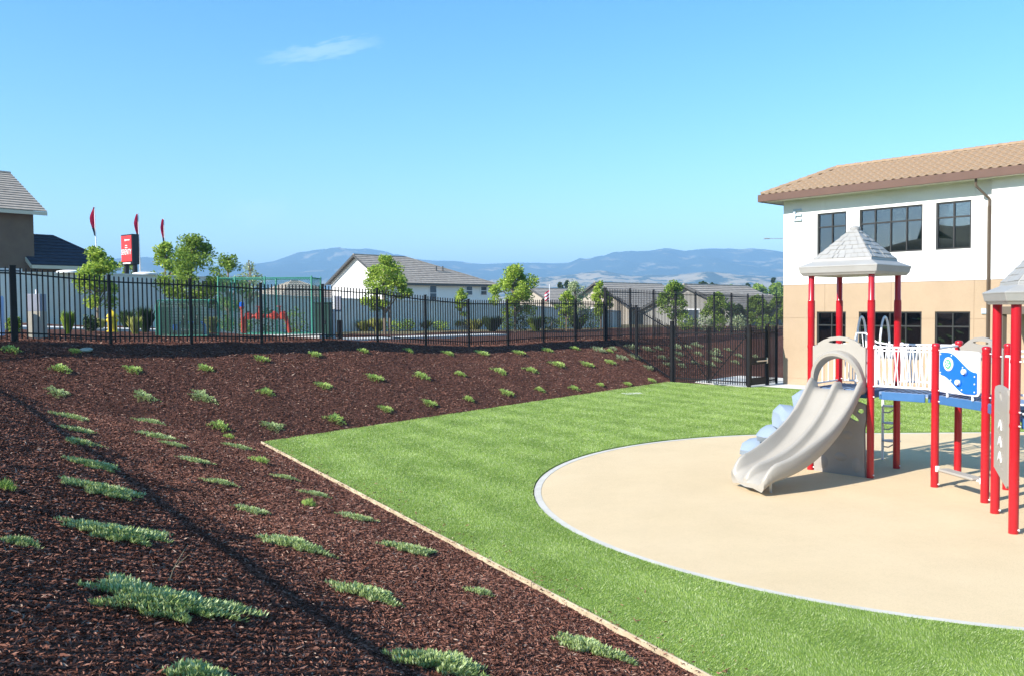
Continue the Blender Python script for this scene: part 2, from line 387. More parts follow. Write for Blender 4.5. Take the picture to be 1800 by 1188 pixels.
# the right end of the play surface stays inside the lawn sheet
lb = MB(); lb.plate([lawn_outer, surf_loop(PR+.135)], (0, 0, 0), (1, 0, 0), (0, 1, 0), LAWN_Z)
lawn = lb.build('lawn', M_LAWN); tag(lawn, kind='structure')
sb = MB(); sb.plate([surf_loop(PR)], (0, 0, 0), (1, 0, 0), (0, 1, 0), .032)
tag(sb.build('play_surface', M_RUBBER), kind='structure')
kb = MB(); kb.plate([surf_loop(PR+.115), surf_loop(PR+.002)], (0, 0, 0), (1, 0, 0), (0, 1, 0), .037)
kerb = tag(kb.build('concrete_kerb', mat('kerb_concrete', (.52, .49, .43), .9, (.60, .57, .51), 3, .3, 90)), kind='structure')
# walk along the school and through the gate
wk = MB(); q = [BC+BN*1.53, BC+BN*1.53+BD*15, BC+BD*15+BN*.01, BC+BN*.01, V3(11.9, 36.6, 0), V3(10.2, 38.2, 0), V3(7.6, 35.4, 0), V3(9.05, 32.62, 0)]
wk.plate([[(p.x, p.y) for p in q]], (0, 0, 0), (1, 0, 0), (0, 1, 0), .045)
tag(wk.build('concrete_walk', M_CONC), kind='structure')
# timber edging along the left side of the lawn (boards end to end)
ed = thing('timber_edging', (C0[0], C0[1], 0), 'weathered tan timber edging between the mulch slope and the lawn', 'edging')
a0 = Vector((C0[0], C0[1], 0)); b0 = V3(6.5, -1.1, 0); Ltot = (b0-a0).length; dn = (b0-a0).normalized(); off = V3(-.863, -.505, 0)*.03
k = 0; s0 = 0
while s0 < Ltot-.1:
    s1 = min(s0+3.05, Ltot); j = random.uniform(-.008, .008)
    MB().beam(a0+dn*s0+off+V3(0, 0, .012+j), a0+dn*(s1-.012)+off+V3(0, 0, .012-j), .024, .13).build('board', M_WOOD, ed, bevel=.004); s0 = s1
# sidewalk, kerb line and street beyond the fence
def strip(name, m, o0, o1, t0, t1, dz, th=.12, n=40):
    b = MB()
    for i in range(n):
        ta = t0+(t1-t0)*i/n; tb = t0+(t1-t0)*(i+1)/n
        A, B, C_, D = fpt(ta, o0), fpt(tb, o0), fpt(tb, o1), fpt(ta, o1); u = V3(0, 0, dz); dn_ = V3(0, 0, dz-th)
        i0 = len(b.v); b.v += [A+u, B+u, C_+u, D+u, A+dn_, B+dn_, C_+dn_, D+dn_]
        b.f += [(i0, i0+1, i0+2, i0+3), (i0, i0+4, i0+5, i0+1), (i0+3, i0+2, i0+6, i0+7)]
    return tag(b.build(name, m), kind='structure')
strip('sidewalk', M_CONC, 7.6, 8.9, -20, 27, .06)

# ------------------------------------------------------------------ school building
school = thing('school_building', BC, 'two-storey white and tan school building with clay tile roof at right', 'building')
SL, SD, ZE, ZB = 14.0, 11.0, 7.25, 3.95
def fp(s, z, d=0.0): return BC + BD*s - BN*d + V3(0, 0, z)         # s along facade, d inward
WINS = [(1.43, 2.60, 2), (3.10, 5.38, 4), (5.83, 6.98, 2)]
def wall_part(name, m, z0, z1, zw0, zw1, vj, hj, s1):
    es = {0.0, s1}; ez = {z0, z1, zw0, zw1}
    for a, b, n in WINS: es |= {a, b}
    for v in vj: es |= {v-.007, v+.007}
    for h in hj: ez |= {h-.007, h+.007}
    es = sorted(es); ez = sorted(ez); D = {}
    for i in range(len(es)-1):
        for j in range(len(ez)-1):
            sm = (es[i]+es[i+1])/2; zm = (ez[j]+ez[j+1])/2; d = 0.0
            if any(abs(sm-v) < .006 for v in vj) or any(abs(zm-h) < .006 for h in hj): d = .012
            if any(a < sm < b for a, b, n in WINS) and zw0 < zm < zw1: d = .14
            D[i, j] = d
    b = MB()
    for (i, j), d in D.items():
        if d < .1: b.face(fp(es[i], ez[j], d), fp(es[i+1], ez[j], d), fp(es[i+1], ez[j+1], d), fp(es[i], ez[j+1], d))
        e = D.get((i+1, j))
        if e is not None and e != d: b.face(fp(es[i+1], ez[j], d), fp(es[i+1], ez[j], e), fp(es[i+1], ez[j+1], e), fp(es[i+1], ez[j+1], d))
        e = D.get((i, j+1))
        if e is not None and e != d: b.face(fp(es[i], ez[j+1], d), fp(es[i+1], ez[j+1], d), fp(es[i+1], ez[j+1], e), fp(es[i], ez[j+1], e))
    # end wall and back
    b.face(fp(0, z0), fp(0, z1), fp(0, z1, SD), fp(0, z0, SD)); b.face(fp(0, z0, SD), fp(0, z1, SD), fp(SL, z1, SD), fp(SL, z0, SD))
    return b.build(name, m, school, fixn=False)
SP = 7.68                                                        # the wall steps forward right of the downspout
wall_part('upper_wall', M_STUW, ZB+.012, ZE+.05, 5.03, 6.66, [1.76, 4.3, 7.1], [], SP)
wall_part('lower_wall', M_STUT, 0, ZB, 1.22, 2.905, [1.76, 4.3, 7.1], [.30, 2.66], SP)
MB().beam(fp(0, ZB+.006, .01), fp(SP, ZB+.006, .01), .03, .012).build('belt_joint', M_TAUPE, school)
for nm, m, z0, z1 in (('projecting_upper_wall', M_STUW, ZB+.012, ZE+.05), ('projecting_lower_wall', M_STUT, 0, ZB)):
    c = fp((SP+SL)/2, (z0+z1)/2, .2)
    MB().quad_box(c, BD*((SL-SP)/2), BN*.42, V3(0, 0, (z1-z0)/2)).build(nm, m, school)
MB().quad_box(fp(SP/2, ZE/2, 2.2), BD*(SP/2-.03), BN*.02, V3(0, 0, ZE/2-.03)).build('interior_back_wall', M_DARK, school)  # painted near black so the room behind the glass looks unlit
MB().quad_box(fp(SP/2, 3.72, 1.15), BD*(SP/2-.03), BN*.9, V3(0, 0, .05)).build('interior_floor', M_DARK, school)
def window(a, b, n, z0, z1, zm, blind, kind):
    f = MB(); fw = .055
    for s in (a+fw/2+.002, b-fw/2-.002): f.quad_box(fp(s, (z0+z1)/2, .085), BD*(fw/2), BN*.04, V3(0, 0, (z1-z0)/2-.002))
    for z in (z0+fw/2+.002, z1-fw/2-.002, zm): f.quad_box(fp((a+b)/2, z, .085), BD*((b-a)/2-fw), BN*.038, V3(0, 0, fw/2*.9))
    for k in range(1, n): f.quad_box(fp(a+(b-a)*k/n, (z0+z1)/2, .085), BD*(fw/2*.8), BN*.036, V3(0, 0, (z1-z0)/2-fw))
    wn = f.build('window', M_FRAME, school)
    wn['label'] = kind
    for k in range(n):
        for (p, q) in ((z0+fw*.9, zm-.02), (zm+.02, z1-fw*.9)):
            MB().quad_box(fp(a+(b-a)*(k+.5)/n, (p+q)/2, .10), BD*((b-a)/n/2-.02), BN*.004, V3(0, 0, (q-p)/2)).build('pane', glass_mat(), wn)
    if blind:
        for k in range(n):
            MB().quad_box(fp(a+(b-a)*(k+.5)/n, z1-.03-blind/2, .20), BD*((b-a)/n/2-.03), BN*.006, V3(0, 0, blind/2)).build('blind', M_BLIND, wn)
for i, (a, b, n) in enumerate(WINS):
    pos = ('left narrow', 'wide middle', 'right narrow')[i]
    window(a, b, n, 5.03, 6.66, 6.13, .30, pos+' upper window reflecting sky')
    window(a, b, n, 1.22, 2.905, 2.39, .22, pos+' lower window with raised blind')
# roof: tile strip with a hip at the left end
OV, RW, RISE = .66, 2.12, 1.02
ZT = 7.52
def rp(s, wi, lift=0.0):                                        # roof point: s along facade, wi inward from the eave
    return fp(s, ZT+RISE*wi/RW+lift, wi-OV)
rb = MB(); s0r, s1r = -OV, SL
rb.face(rp(s0r, 0), rp(s1r, 0), rp(s1r, RW), rp(s0r+RW, RW))
rb.face(rp(s0r, 0), rp(s0r+RW, RW), fp(s0r+RW, ZT+RISE, SD-OV), fp(s0r, ZT, SD+OV))
rb.face(rp(s0r+RW, RW), rp(s1r, RW), fp(s1r, ZT+RISE-.05, SD-OV), fp(s0r+RW, ZT+RISE-.05, SD-OV))
roof = rb.build('roof', M_TILE, school, fixn=False)
fb = MB()
fb.beam(fp(-OV-.04, ZE+.14, -OV-.03), fp(SL, ZE+.14, -OV-.03), .12, .27); fb.beam(fp(-OV-.03, ZE+.14, -OV+.03), fp(-OV-.03, ZE+.14, SD+OV), .12, .268)
fb.build('fascia_gutter', M_FASC, school)
sf = MB(); sf.quad_box(fp((SL-OV)/2, ZE+.03, -OV/2+.03), BD*((SL+OV)/2), BN*(OV/2-.02), V3(0, 0, .012)); sf.quad_box(fp(-OV/2, ZE+.03, SD/2), BD*(OV/2-.02), BN*(SD/2-.03), V3(0, 0, .012))
sf.build('soffit', mat('soffit_paint', (.62, .60, .50), .8), school)
# one S tile, shared by all
TW, TL_ = .285, .34
tb = MB(); NT = 8
for j, (yy, zz) in enumerate(((0, .020), (0, .046), (TL_+.05, .010))):
    for i in range(NT+1):
        u = i/NT; pr = .034*math.sin(2*math.pi*u) + .012
        tb.v.append(V3((u-.5)*TW*1.03, yy, zz+pr))
for j in range(2):
    for i in range(NT): a = j*(NT+1)+i; tb.f.append((a, a+1, a+NT+2, a+NT+1))
tile_me = tb.mesh('roof_tile'); tile_me.materials.append(M_TILE)
for p in tile_me.polygons: p.use_smooth = True
tile_me.set_sharp_from_angle(angle=R(50))
slope_dir = (rp(0, RW)-rp(0, 0)).normalized(); nrm = BD.cross(slope_dir).normalized()
if nrm.z < 0: nrm = -nrm
tmat = Matrix((BD, slope_dir, nrm)).transposed().to_euler()
SLN = (rp(0, RW)-rp(0, 0)).length
rest = MB(); cnt = 0
for r in range(int(SLN/TL_)+1):
    w0 = r*TL_
    if w0 > SLN-.15: break
    smin = s0r + RW*w0/SLN+.12
    nst = int((s1r-smin)/TW)
    for c in range(nst):
        s = s1r - TW*(c+.5)
        if s < smin+.02: continue
        P = rp(s, RW*w0/SLN)+nrm*.004-slope_dir*.05
        if s < 9.9 and cnt < 300:
            inst('roof_tile', tile_me, roof, P, tmat.copy()); cnt += 1
        else:
            Rm = Matrix((BD, slope_dir, nrm)).transposed(); b_ = len(rest.v)
            rest.v += [P+Rm @ v.co for v in tile_me.vertices]; rest.f += [tuple(b_+i for i in p.vertices) for p in tile_me.polygons]
if rest.v: tag(rest.build('roof_tiles_far_end', M_TILE, roof, smooth=True, fixn=False), kind='stuff')
def cap_run(A, B, n, r=.085):
    d = (B-A)/n
    for k in range(n):
        a = A+d*k; b = A+d*(k+1.06); b_ = MB(); x = d.cross(V3(0, 0, 1)).normalized(); u = x.cross(d).normalized()
        for p, rr in ((a, r*1.12), (b, r*.92)):
            for i in range(7):
                t = math.pi*i/6; b_.v.append(p+x*(rr*math.cos(t))+u*(rr*math.sin(t)+.015))
        for i in range(6): b_.f.append((i, i+1, i+8, i+7))
        b_.f.append(tuple(range(7)))
        b_.build('ridge_tile', M_TILE, roof, smooth=True, fixn=False)
cap_run(rp(s0r+.05, .05, -.01), rp(s0r+RW, RW, .0), 8, .10); cap_run(rp(s0r+RW, RW, .0), rp(10.2, RW, .0), 24, .10)
rfill = MB(); rfill.tube([rp(s0r+.1, .1, -.02), rp(s0r+RW, RW, -.01)], .085, 8); rfill.tube([rp(s0r+RW, RW, -.01), rp(SL, RW, -.01)], .085, 8); rfill.build('ridge_mortar', M_TILE, roof)
# downspout, letter, plates, canopy
dsb = MB(); sD = 7.56
dsb.tube([fp(sD-.25, ZE+.02, -OV+.1), fp(sD-.25, ZE-.22, -OV+.1), fp(sD, ZE-.62, -.08), fp(sD, ZE-.9, -.08)], .042, 8)
dsb.beam(fp(sD, ZE-.85, -.08), fp(sD, .25, -.08), .08, .08)
dsb.build('downspout', M_TAUPE, school, smooth=True)
MB().quad_box(fp(sD+.12, ZE-1.05, -.02), BD*.05, BN*.07, V3(0, 0, .09)).build('wall_light', M_GREY, school, bevel=.01)
e = MB(); es0 = .45
e.quad_box(fp(es0+.05, 6.675, -.045), BD*.05, BN*.035, V3(0, 0, .235))
for z in (6.87, 6.675, 6.48): e.quad_box(fp(es0+.225, z, -.045), BD*.125, BN*.034, V3(0, 0, .04))
e.build('letter_e', M_LETTER, school, bevel=.004)
MB().quad_box(fp(7.47, 2.915, -.03), BD*.13, BN*.025, V3(0, 0, .085)).build('wall_plate', M_LETTER, school, bevel=.005)
cb = MB(); cb.quad_box(fp(9.6, 2.95, -1.0), BD*1.15, BN*.9, V3(0, 0, .12)); cb.beam(fp(8.58, 0, -1.75), fp(8.58, 2.83, -1.75), .14, .14)
cb.build('entrance_canopy', M_TAUPE, school, bevel=.01)

# ------------------------------------------------------------------ fences
def picket_mesh(h, r=.0125):
    b = MB(); b.quad_box(V3(0, 0, h/2-.01), V3(r, 0, 0), V3(0, r, 0), V3(0, 0, h/2-.01))
    i = len(b.v); b.v.append(V3(0, 0, h+.01)); b.f = [f for f in b.f if f != (4, 5, 7, 6)]; b.f += [(4, 5, i), (5, 7, i), (7, 6, i), (6, 4, i)]
    me = b.mesh('picket'); me.materials.append(M_BLACK); return me
def post_mesh(h, r=.038):
    b = MB(); b.quad_box(V3(0, 0, h/2-.15), V3(r, 0, 0), V3(0, r, 0), V3(0, 0, h/2+.15)); b.quad_box(V3(0, 0, h+.012), V3(r+.006, 0, 0), V3(0, r+.006, 0), V3(0, 0, .012))
    me = b.mesh('post'); me.materials.append(M_BLACK); return me
def fence(name, label, pts, heights, npick, postr=.036, group=None, joined=False, cat='fence', rail=.036, pick_r=.0125):
    root = thing(name, pts[0], label, cat, group); sb_ = MB()
    for i, p in enumerate(pts):
        h = heights[i] if isinstance(heights, (list, tuple)) else heights
        inst('post', post_mesh(h, postr), root, p, (random.uniform(-.006, .006), random.uniform(-.01, .002), math.atan2(FU[1], FU[0])))
    h = heights if not isinstance(heights, (list, tuple)) else heights[1]
    pm = picket_mesh(h-.08, pick_r)
    for a, b in zip(pts[:-1], pts[1:]):
        d = (b-a); dh = V3(d.x, d.y, 0).normalized()
        MB().beam(a+V3(0, 0, h-.17)+dh*postr, b+V3(0, 0, h-.17)-dh*postr, .032+.4*(rail-.036), rail).build('top_rail', M_BLACK, root)
        MB().beam(a+V3(0, 0, .20)+dh*postr, b+V3(0, 0, .20)-dh*postr, .032, .036).build('bottom_rail', M_BLACK, root)
        for k in range(1, npick+1):
            p = a+d*(k/(npick+1))+V3(0, 0, .06); yaw = math.atan2(d.y, d.x)
            if joined: sb_.quad_box(p+V3(0, 0, (h-.08)/2), V3(pick_r, 0, 0), V3(0, pick_r, 0), V3(0, 0, (h-.08)/2))
            else: inst('picket', pm, root, p, (0, 0, yaw))
    if joined: tag(sb_.build('pickets', M_BLACK, root, fixn=False), kind='stuff')
    return root
def tp(p): return V3(p.x, p.y, float(tzn(p.x, p.y)))
main_pts = [tp(fpt(2.291*k)) for k in range(12)]
fence('picket_fence', 'black steel picket fence running along the top of the far mulch bank', main_pts, [1.83]*11+[2.44], 17, pick_r=.0145)
RU = np.array([.63, .776]); cpt = main_pts[-1]
tall_pts = [cpt+V3(.06, .05, 0)] + [tp(V3(cpt.x+RU[0]*2.3*k, cpt.y+RU[1]*2.3*k, 0)) for k in range(1, 11)]
fence('tall_picket_fence', 'tall black picket fence behind the double gate, continuing the bank fence to the right', tall_pts, 2.44, 14, .034, pick_r=.011)
G1, G2, G3, G4 = V3(6.62, 35.25, 0), V3(9.10, 32.75, 0), V3(10.06, 33.60, 0), V3(10.60, 34.16, 0)
side = [cpt+V3(.05, -.05, 0)] + [tp(V3(cpt.x+(G1.x-cpt.x)*f, cpt.y+(G1.y-cpt.y)*f, 0)) for f in (.5,)] + [tp(G1)+V3(-.02, .05, .0)]
fence('sloping_picket_fence', 'black picket fence stepping down the bank from the corner post to the gate', side, [2.44, 2.35, 2.40], 20, .04, pick_r=.0115)
# fence on the left, outside the frame: its shadow rakes across the near slope
nf = []
for k in range(12):
    al = -2.0+2.29*k; dd = 4.89-.14*al+4.62
    q = C0+N1*dd+E1*al; nf.append(tp(V3(q[0], q[1], 0)))
lf = [tp(fpt(-2.291)), ]
fence('left_picket_fence', 'black picket fence entering at the left edge beside the leftmost bank post', [main_pts[0]+V3(-.05, -.06, 0)]+lf+nf[:1], 1.83, 16)
fence('near_picket_fence', 'black picket fence on the near slope, seen only by its raking shadow', [nf[0]+V3(.05, -.08, 0)]+nf[1:], 1.83, 16, joined=True, postr=.05, pick_r=.022, rail=.046)
# gates
def gate_leaf(root, a, b, h, brace, bars):
    fr = MB(); d = (b-a).normalized(); r = .028
    for p in (a+d*r, b-d*r): fr.beam(p+V3(0, 0, .10), p+V3(0, 0, h-.02), .05, .05)
    fr.build('frame', M_BLACK, root)
    for z in (.22, h-.28):
        MB().beam(a+d*.056+V3(0, 0, z), b-d*.056+V3(0, 0, z), .04, .045).build('rail', M_BLACK, root)
    pm = picket_mesh(h-.14)
    L = (b-a).length; n = bars; yaw = math.atan2(d.y, d.x)
    for k in range(1, n+1): inst('picket', pm, root, a+(b-a)*(k/(n+1))+V3(0, 0, .10), (0, 0, yaw))
    if brace: MB().beam(a+d*.06+V3(0, 0, brace[0])+V3(-.03*d.y, .03*d.x, 0), b-d*.06+V3(0, 0, brace[1])+V3(-.03*d.y, .03*d.x, 0), .03, .035).build('brace', M_BLACK, root)
mid = (G1+G2)/2; dG = (G2-G1).normalized()
pgr = thing('gate_posts', G1, 'three heavy black posts and short panel holding the playground gates', 'gate post')
for p in (G1, G2, G3, G4): inst('post', post_mesh(2.42 if p is not G1 else 2.52, .058 if p is not G4 else .036), pgr, p+V3(0, 0, .0), (0, 0, math.atan2(dG.y, dG.x)))
gate_leaf(pgr, G3+(G4-G3).normalized()*.065, G4-(G4-G3).normalized()*.04, 2.38, None, 5)
g_ = thing('left_gate_leaf', G1+dG*.07, 'left leaf of the black double gate, beside the sloping fence', 'gate', 'double gate leaves'); gate_leaf(g_, G1+dG*.07, mid-dG*.012, 2.36, (2.0, .25), 15)
g_ = thing('right_gate_leaf', mid+dG*.012, 'right leaf of the black double gate, with brace rising to the right', 'gate', 'double gate leaves'); gate_leaf(g_, mid+dG*.012, G2-dG*.07, 2.36, (.25, 2.0), 15)
dP = (G3-G2).normalized()
g_ = thing('pedestrian_gate', G2+dP*.07, 'single black pedestrian gate with steel push bar next to the school', 'gate'); gate_leaf(g_, G2+dP*.07, G3-dP*.065, 2.38, None, 9)
nP = V3(dP.y, -dP.x, 0)
MB().quad_box((G2+G3)/2+V3(0, 0, .25)+nP*.022, dP*.52, nP*.006, V3(0, 0, .14)).build('kick_plate', M_BLACK, g_)
MB().quad_box((G2+G3)/2+V3(0, 0, 1.02)+nP*.02, dP*.52, nP*.008, V3(0, 0, .13)).build('lock_plate', M_BLACK, g_)
pb = MB(); pb.beam(G2+dP*.42+V3(0, 0, 1.02)+nP*.07, G3-dP*.10+V3(0, 0, 1.02)+nP*.07, .05, .05); pb.quad_box(G3-dP*.12+V3(0, 0, 1.02)+nP*.06, dP*.03, nP*.03, V3(0, 0, .11))
pb.build('push_bar', mat('steel_bar', (.62, .58, .52), .35, metal=.6), g_, bevel=.006)

# ------------------------------------------------------------------ play structure
A_, B_, C_ = V3(5.73, 16.33, 0), V3(6.52, 15.48, 0), V3(7.40, 16.37, 0); D_ = A_+C_-B_
E_, F_ = V3(7.29, 14.66, 0), V3(7.50, 13.47, 0); J_, K_ = V3(8.19, 15.62, 0), V3(8.39, 14.41, 0)
G_, I_ = V3(7.27, 12.78, 0), V3(6.88, 11.64, 0); T2 = V3(1.14, -.38, 0); L_, N_ = I_+T2, G_+T2
DZ = 1.62
play = thing('play_structure', (7.4, 14.6, .03), 'red, grey and blue play structure with slide on the tan play surface', 'playground')
def post(p, h, split=None, lean=V3(0, 0, 0)):
    z = V3(0, 0, 1); b = MB(); r = .064
    if split:
        b.tube([p, p+z*split, p+z*(split+.012), p+z*(split+.03), p+z*h], [r, r, r+.003, .055, .055], 20)
        o = b.build('post', M_RED, play, smooth=True)
        MB().tube([p+z*(split-.30), p+z*(split-.02)], r+.003, 20).build('collar', M_RED, o, smooth=True)
    else:
        b.tube([p, p+z*(h-.03)], r, 20); o = b.build('post', M_RED, play, smooth=True)
        MB().lathe(p+z*(h-.045), [(r+.005, 0), (r+.006, .035), (r-.01, .055), (.02, .062)], 20).build('cap', M_RED, o, smooth=True)
    for zz in (.09,):
        MB().tube([p+V3(.03, -r*.9, zz), p+V3(.045, -r-.012, zz)], .012, 8).build('bolt', M_WHITE, o)
    for zz in (DZ-.10, DZ+.09, 2.40):
        MB().tube([p+z*(zz-.022), p+z*(zz+.022)], r+.006, 16).build('clamp', M_RED, o, smooth=True)
        MB().tube([p+V3(.02, -r-.002, zz), p+V3(.03, -r-.028, zz)], .011, 6).build('bolt', M_WHITE, o)
    return o
for p in (A_, B_, C_, D_): post(p, 3.80, 3.24)
for p in (E_, F_, J_, K_): post(p, 2.50)
for p in (G_, I_, L_, N_): post(p, 3.22)
# tower roofs
def pyramid_roof(cs, zb, ap, k, seed):
    rnd = random.Random(seed); c = sum(cs, V3(0, 0, 0))/4
    def ring(f, z): return [c+(p-c)*f+V3(0, 0, z) for p in cs]
    prof = [(1+k-.07, zb), (1+k-.03, zb+.035), (1+k, zb+.05), (1+k+.035, zb+.15), (1+k+.05, zb+.165), (1+k+.03, zb+.18), (1+k-.28, zb+.27), (1+k-.29, zb+.31)]
    b = MB()
    for f, z in prof: b.v += ring(f, z)
    n = len(prof)
    for i in range(n-1):
        for j in range(4): a = i*4+j; d = i*4+(j+1) % 4; b.f.append((a, d, d+4, a+4))
    b.f.append((3, 2, 1, 0))
    i0 = len(b.v); b.v += ring(.07, ap)
    for j in range(4): a = (n-1)*4+j; d = (n-1)*4+(j+1) % 4; b.f.append((a, d, i0+(j+1) % 4, i0+j))
    b.f.append((i0, i0+1, i0+2, i0+3))
    r = b.build('roof', M_ROOFP, play, bevel=.006)
    MB().lathe(c+V3(0, 0, ap-.02), [(.10, 0), (.10, .05), (.05, .075)], 12).build('finial', M_ROOFP, r, smooth=True)
    # moulded shingles on each face
    lo, hi = (1+k-.30, zb+.315), (.09, ap)
    for j in range(4):
        p0, p1 = cs[j]-c, cs[(j+1) % 4]-c; rows = 7
        nrm_ = (p0+p1).normalized()
        for q in range(rows):
            f0 = q/rows; f1 = (q+1)/rows
            k0 = lo[0]+(hi[0]-lo[0])*f0; k1 = lo[0]+(hi[0]-lo[0])*f1; z0 = lo[1]+(hi[1]-lo[1])*f0; z1 = lo[1]+(hi[1]-lo[1])*f1
            m = max(2, int(8*(1-f0)+1)); cuts = [0]+sorted((i+rnd.uniform(-.25, .25))/m for i in range(1, m))+[1]
            for a, d in zip(cuts[:-1], cuts[1:]):
                g = .006; lift = rnd.uniform(.007, .020); up_ = nrm_*lift*.5+V3(0, 0, lift)
                P = lambda s, kk, z: c+(p0+(p1-p0)*s)*kk+V3(0, 0, z)
                a2 = a+g; d2 = d-g
                if a == 0: a2 = .012
                if d == 1: d2 = .988
                b2 = MB(); q0 = [P(a2, k0, z0), P(d2, k0, z0), P(d2, k1, z1), P(a2, k1, z1)]
                b2.v += q0 + [q0[0]+up_, q0[1]+up_, q0[2]+up_*.35, q0[3]+up_*.35]; b2.f += [(0, 1, 5, 4), (1, 2, 6, 5), (2, 3, 7, 6), (3, 0, 4, 7), (4, 5, 6, 7)]
                b2.build('shingle', M_ROOFP, r, fixn=True)
pyramid_roof([A_, B_, C_, D_], 3.73, 4.62, .27, 1)
pyramid_roof([G_, I_, L_, N_], 3.17, 4.16, .25, 2)
# decks and beams
def deck(pts, name='deck'):
    c = sum(pts, V3(0, 0, 0))/len(pts); b = MB(); q = [c+(p-c)*.93 for p in pts]
    b.plate([[(p.x, p.y) for p in q]], (0, 0, DZ-.05), (1, 0, 0), (0, 1, 0), .05)
    d = b.build(name, M_DECK, play)
    for a, e in zip(q, q[1:]+q[:1]):
        u = (e-a).normalized(); MB().beam(a+u*.05+V3(0, 0, DZ-.075), e-u*.05+V3(0, 0, DZ-.075), .04, .14).build('beam', M_BEAM, d, bevel=.005)
    gr = MB(); u1 = q[1]-q[0]; v1 = q[-1]-q[0]
    for i in range(1, 9): gr.beam(q[0]+u1*(i/9)+v1*.03+V3(0, 0, DZ+.004), q[0]+u1*(i/9)+v1*.97+V3(0, 0, DZ+.004), .012, .012)
    gr.build('grip_ribs', M_GREY, d)
deck([A_, B_, C_, D_]); deck([E_, F_, K_, J_]); deck([G_, I_, L_, N_])
deck([B_+(E_-B_)*.09, E_-(E_-B_)*.09, J_-(J_-C_)*.09, C_+(J_-C_)*.09], 'bridge')
deck([F_+(G_-F_)*.1, G_-(G_-F_)*.1, N_*.45+K_*.55, K_], 'link_deck')
# zig-zag lattice railings on the bridge
def lattice(a, b):
    u = (b-a); d = u.normalized(); z = lambda h: V3(0, 0, h)
    s = a+d*.085; e = b-d*.085; w = e-s
    fr = MB()
    fr.tube([s+z(2.42), e+z(2.42)], .019, 8); fr.tube([s+z(1.72), e+z(1.72)], .019, 8); fr.tube([s+z(1.70), s+z(2.44)], .019, 8); fr.tube([e+z(1.70), e+z(2.44)], .019, 8); fr.tube([s+z(2.36), e+z(2.36)], .012, 6)
    r = fr.build('lattice_railing', M_WHITE, play, smooth=True)
    for q_ in (s, e):
        MB().lathe(q_+z(2.42-.04), [(.012, 0), (.036, .014), (.042, .04), (.036, .066), (.012, .08)], 10).build('ball_joint', M_WHITE, r, smooth=True)
    n = 9
    for k in range(n):
        f0 = (k+.15)/n; f1 = (k+.85)/n; md = (k+.5)/n
        MB().tube([s+w*f0+z(2.41), s+w*(md-.10/n)+z(2.07), s+w*f0+z(1.73)], .0105, 6).build('bar', M_WHITE, r, smooth=True)
        MB().tube([s+w*f1+z(2.41), s+w*(md+.10/n)+z(2.07), s+w*f1+z(1.73)], .0105, 6).build('bar', M_WHITE, r, smooth=True)
lattice(B_, E_); lattice(C_, J_)
def barrier(a, b, n, z0=1.68, z1=2.40, name='bar_railing'):
    d = (b-a).normalized(); s = a+d*.09; e = b-d*.09; z = lambda h: V3(0, 0, h)
    fr = MB(); fr.tube([s+z(z1), e+z(z1)], .018, 8); fr.tube([s+z(z0), e+z(z0)], .018, 8); r = fr.build(name, M_WHITE, play, smooth=True)
    for k in range(n): p = s+(e-s)*((k+.5)/n); MB().tube([p+z(z0), p+z(z1)], .011, 6).build('bar', M_WHITE, r, smooth=True)
barrier(D_, A_, 4); barrier(D_, D_+(C_-D_)*.42, 4); barrier(K_, N_, 6); barrier(J_, J_+(K_-J_)*.2, 2)
barrier(G_+T2*.02, N_, 8); barrier(I_, L_, 8)
# overhead bar joining E and J
MB().tube([E_+V3(.06, .06, 2.42), J_-V3(.06, .06, -2.42)], .02, 8).build('handle_bar', M_WHITE, play, smooth=True)
# arched climber with loop steps beyond the C-D side
nCD = ((C_+D_)/2-(A_+B_)/2).normalized(); tCD = (C_-D_).normalized()
arch = MB(); ac = C_-tCD*.58+nCD*.12
for off_ in (-.27, .20):
    pts = []
    for i in range(15):
        t = math.pi*i/14; pts.append(ac+tCD*off_+nCD*(.0+.28*(1-math.cos(t))/1.0-.05)+V3(0, 0, 1.66+1.28*math.sin(t)**.75 if i not in (0, 14) else 1.6))
    arch.tube(pts, .021, 8)
arch.build('arch_handrail', M_WHITE, play, smooth=True)
pole = ac+nCD*.62+tCD*.02
pc = MB(); pc.tube([pole, pole+V3(0, 0, 1.60)], .026, 10); cl_ = pc.build('loop_climber', M_WHITE, play, smooth=True)
for i, zz in enumerate((.42, .78, 1.12, 1.46)):
    st = MB(); side_ = tCD*(.30 if i < 3 else .24)
    st.lathe(pole+side_*.6+V3(0, 0, zz), [(.05, 0), (.17, .008), (.18, .022), (.05, .03)], 14)
    st.tube([pole+V3(0, 0, zz-.12), pole+side_*.4+V3(0, 0, zz-.12), pole+side_*.75+V3(0, 0, zz-.05), pole+side_*.8+V3(0, 0, zz)], .014, 6)
    st.build('step', mat('grey_step', (.42, .42, .45), .5), cl_, smooth=True)
gf = MB()
for i in range(6):
    gf.tube([C_+V3(.10-.16*0, 0, 0)+nCD*.02-tCD*(.10+.12*i)+V3(0, 0, 1.68), C_+nCD*.02-tCD*(.10+.12*i)+V3(0, 0, 2.40+.22*max(0, 1-abs(i-5)/5))], .011, 6)
gf.tube([C_-tCD*.08+V3(0, 0, 2.40), C_-tCD*.40+V3(0, 0, 2.45), C_-tCD*.62+V3(0, 0, 2.62), C_-tCD*.80+V3(0, 0, 2.62), C_-tCD*.86+V3(0, 0, 2.4)], .018, 8)
gf.build('curved_guard', M_WHITE, play, smooth=True)

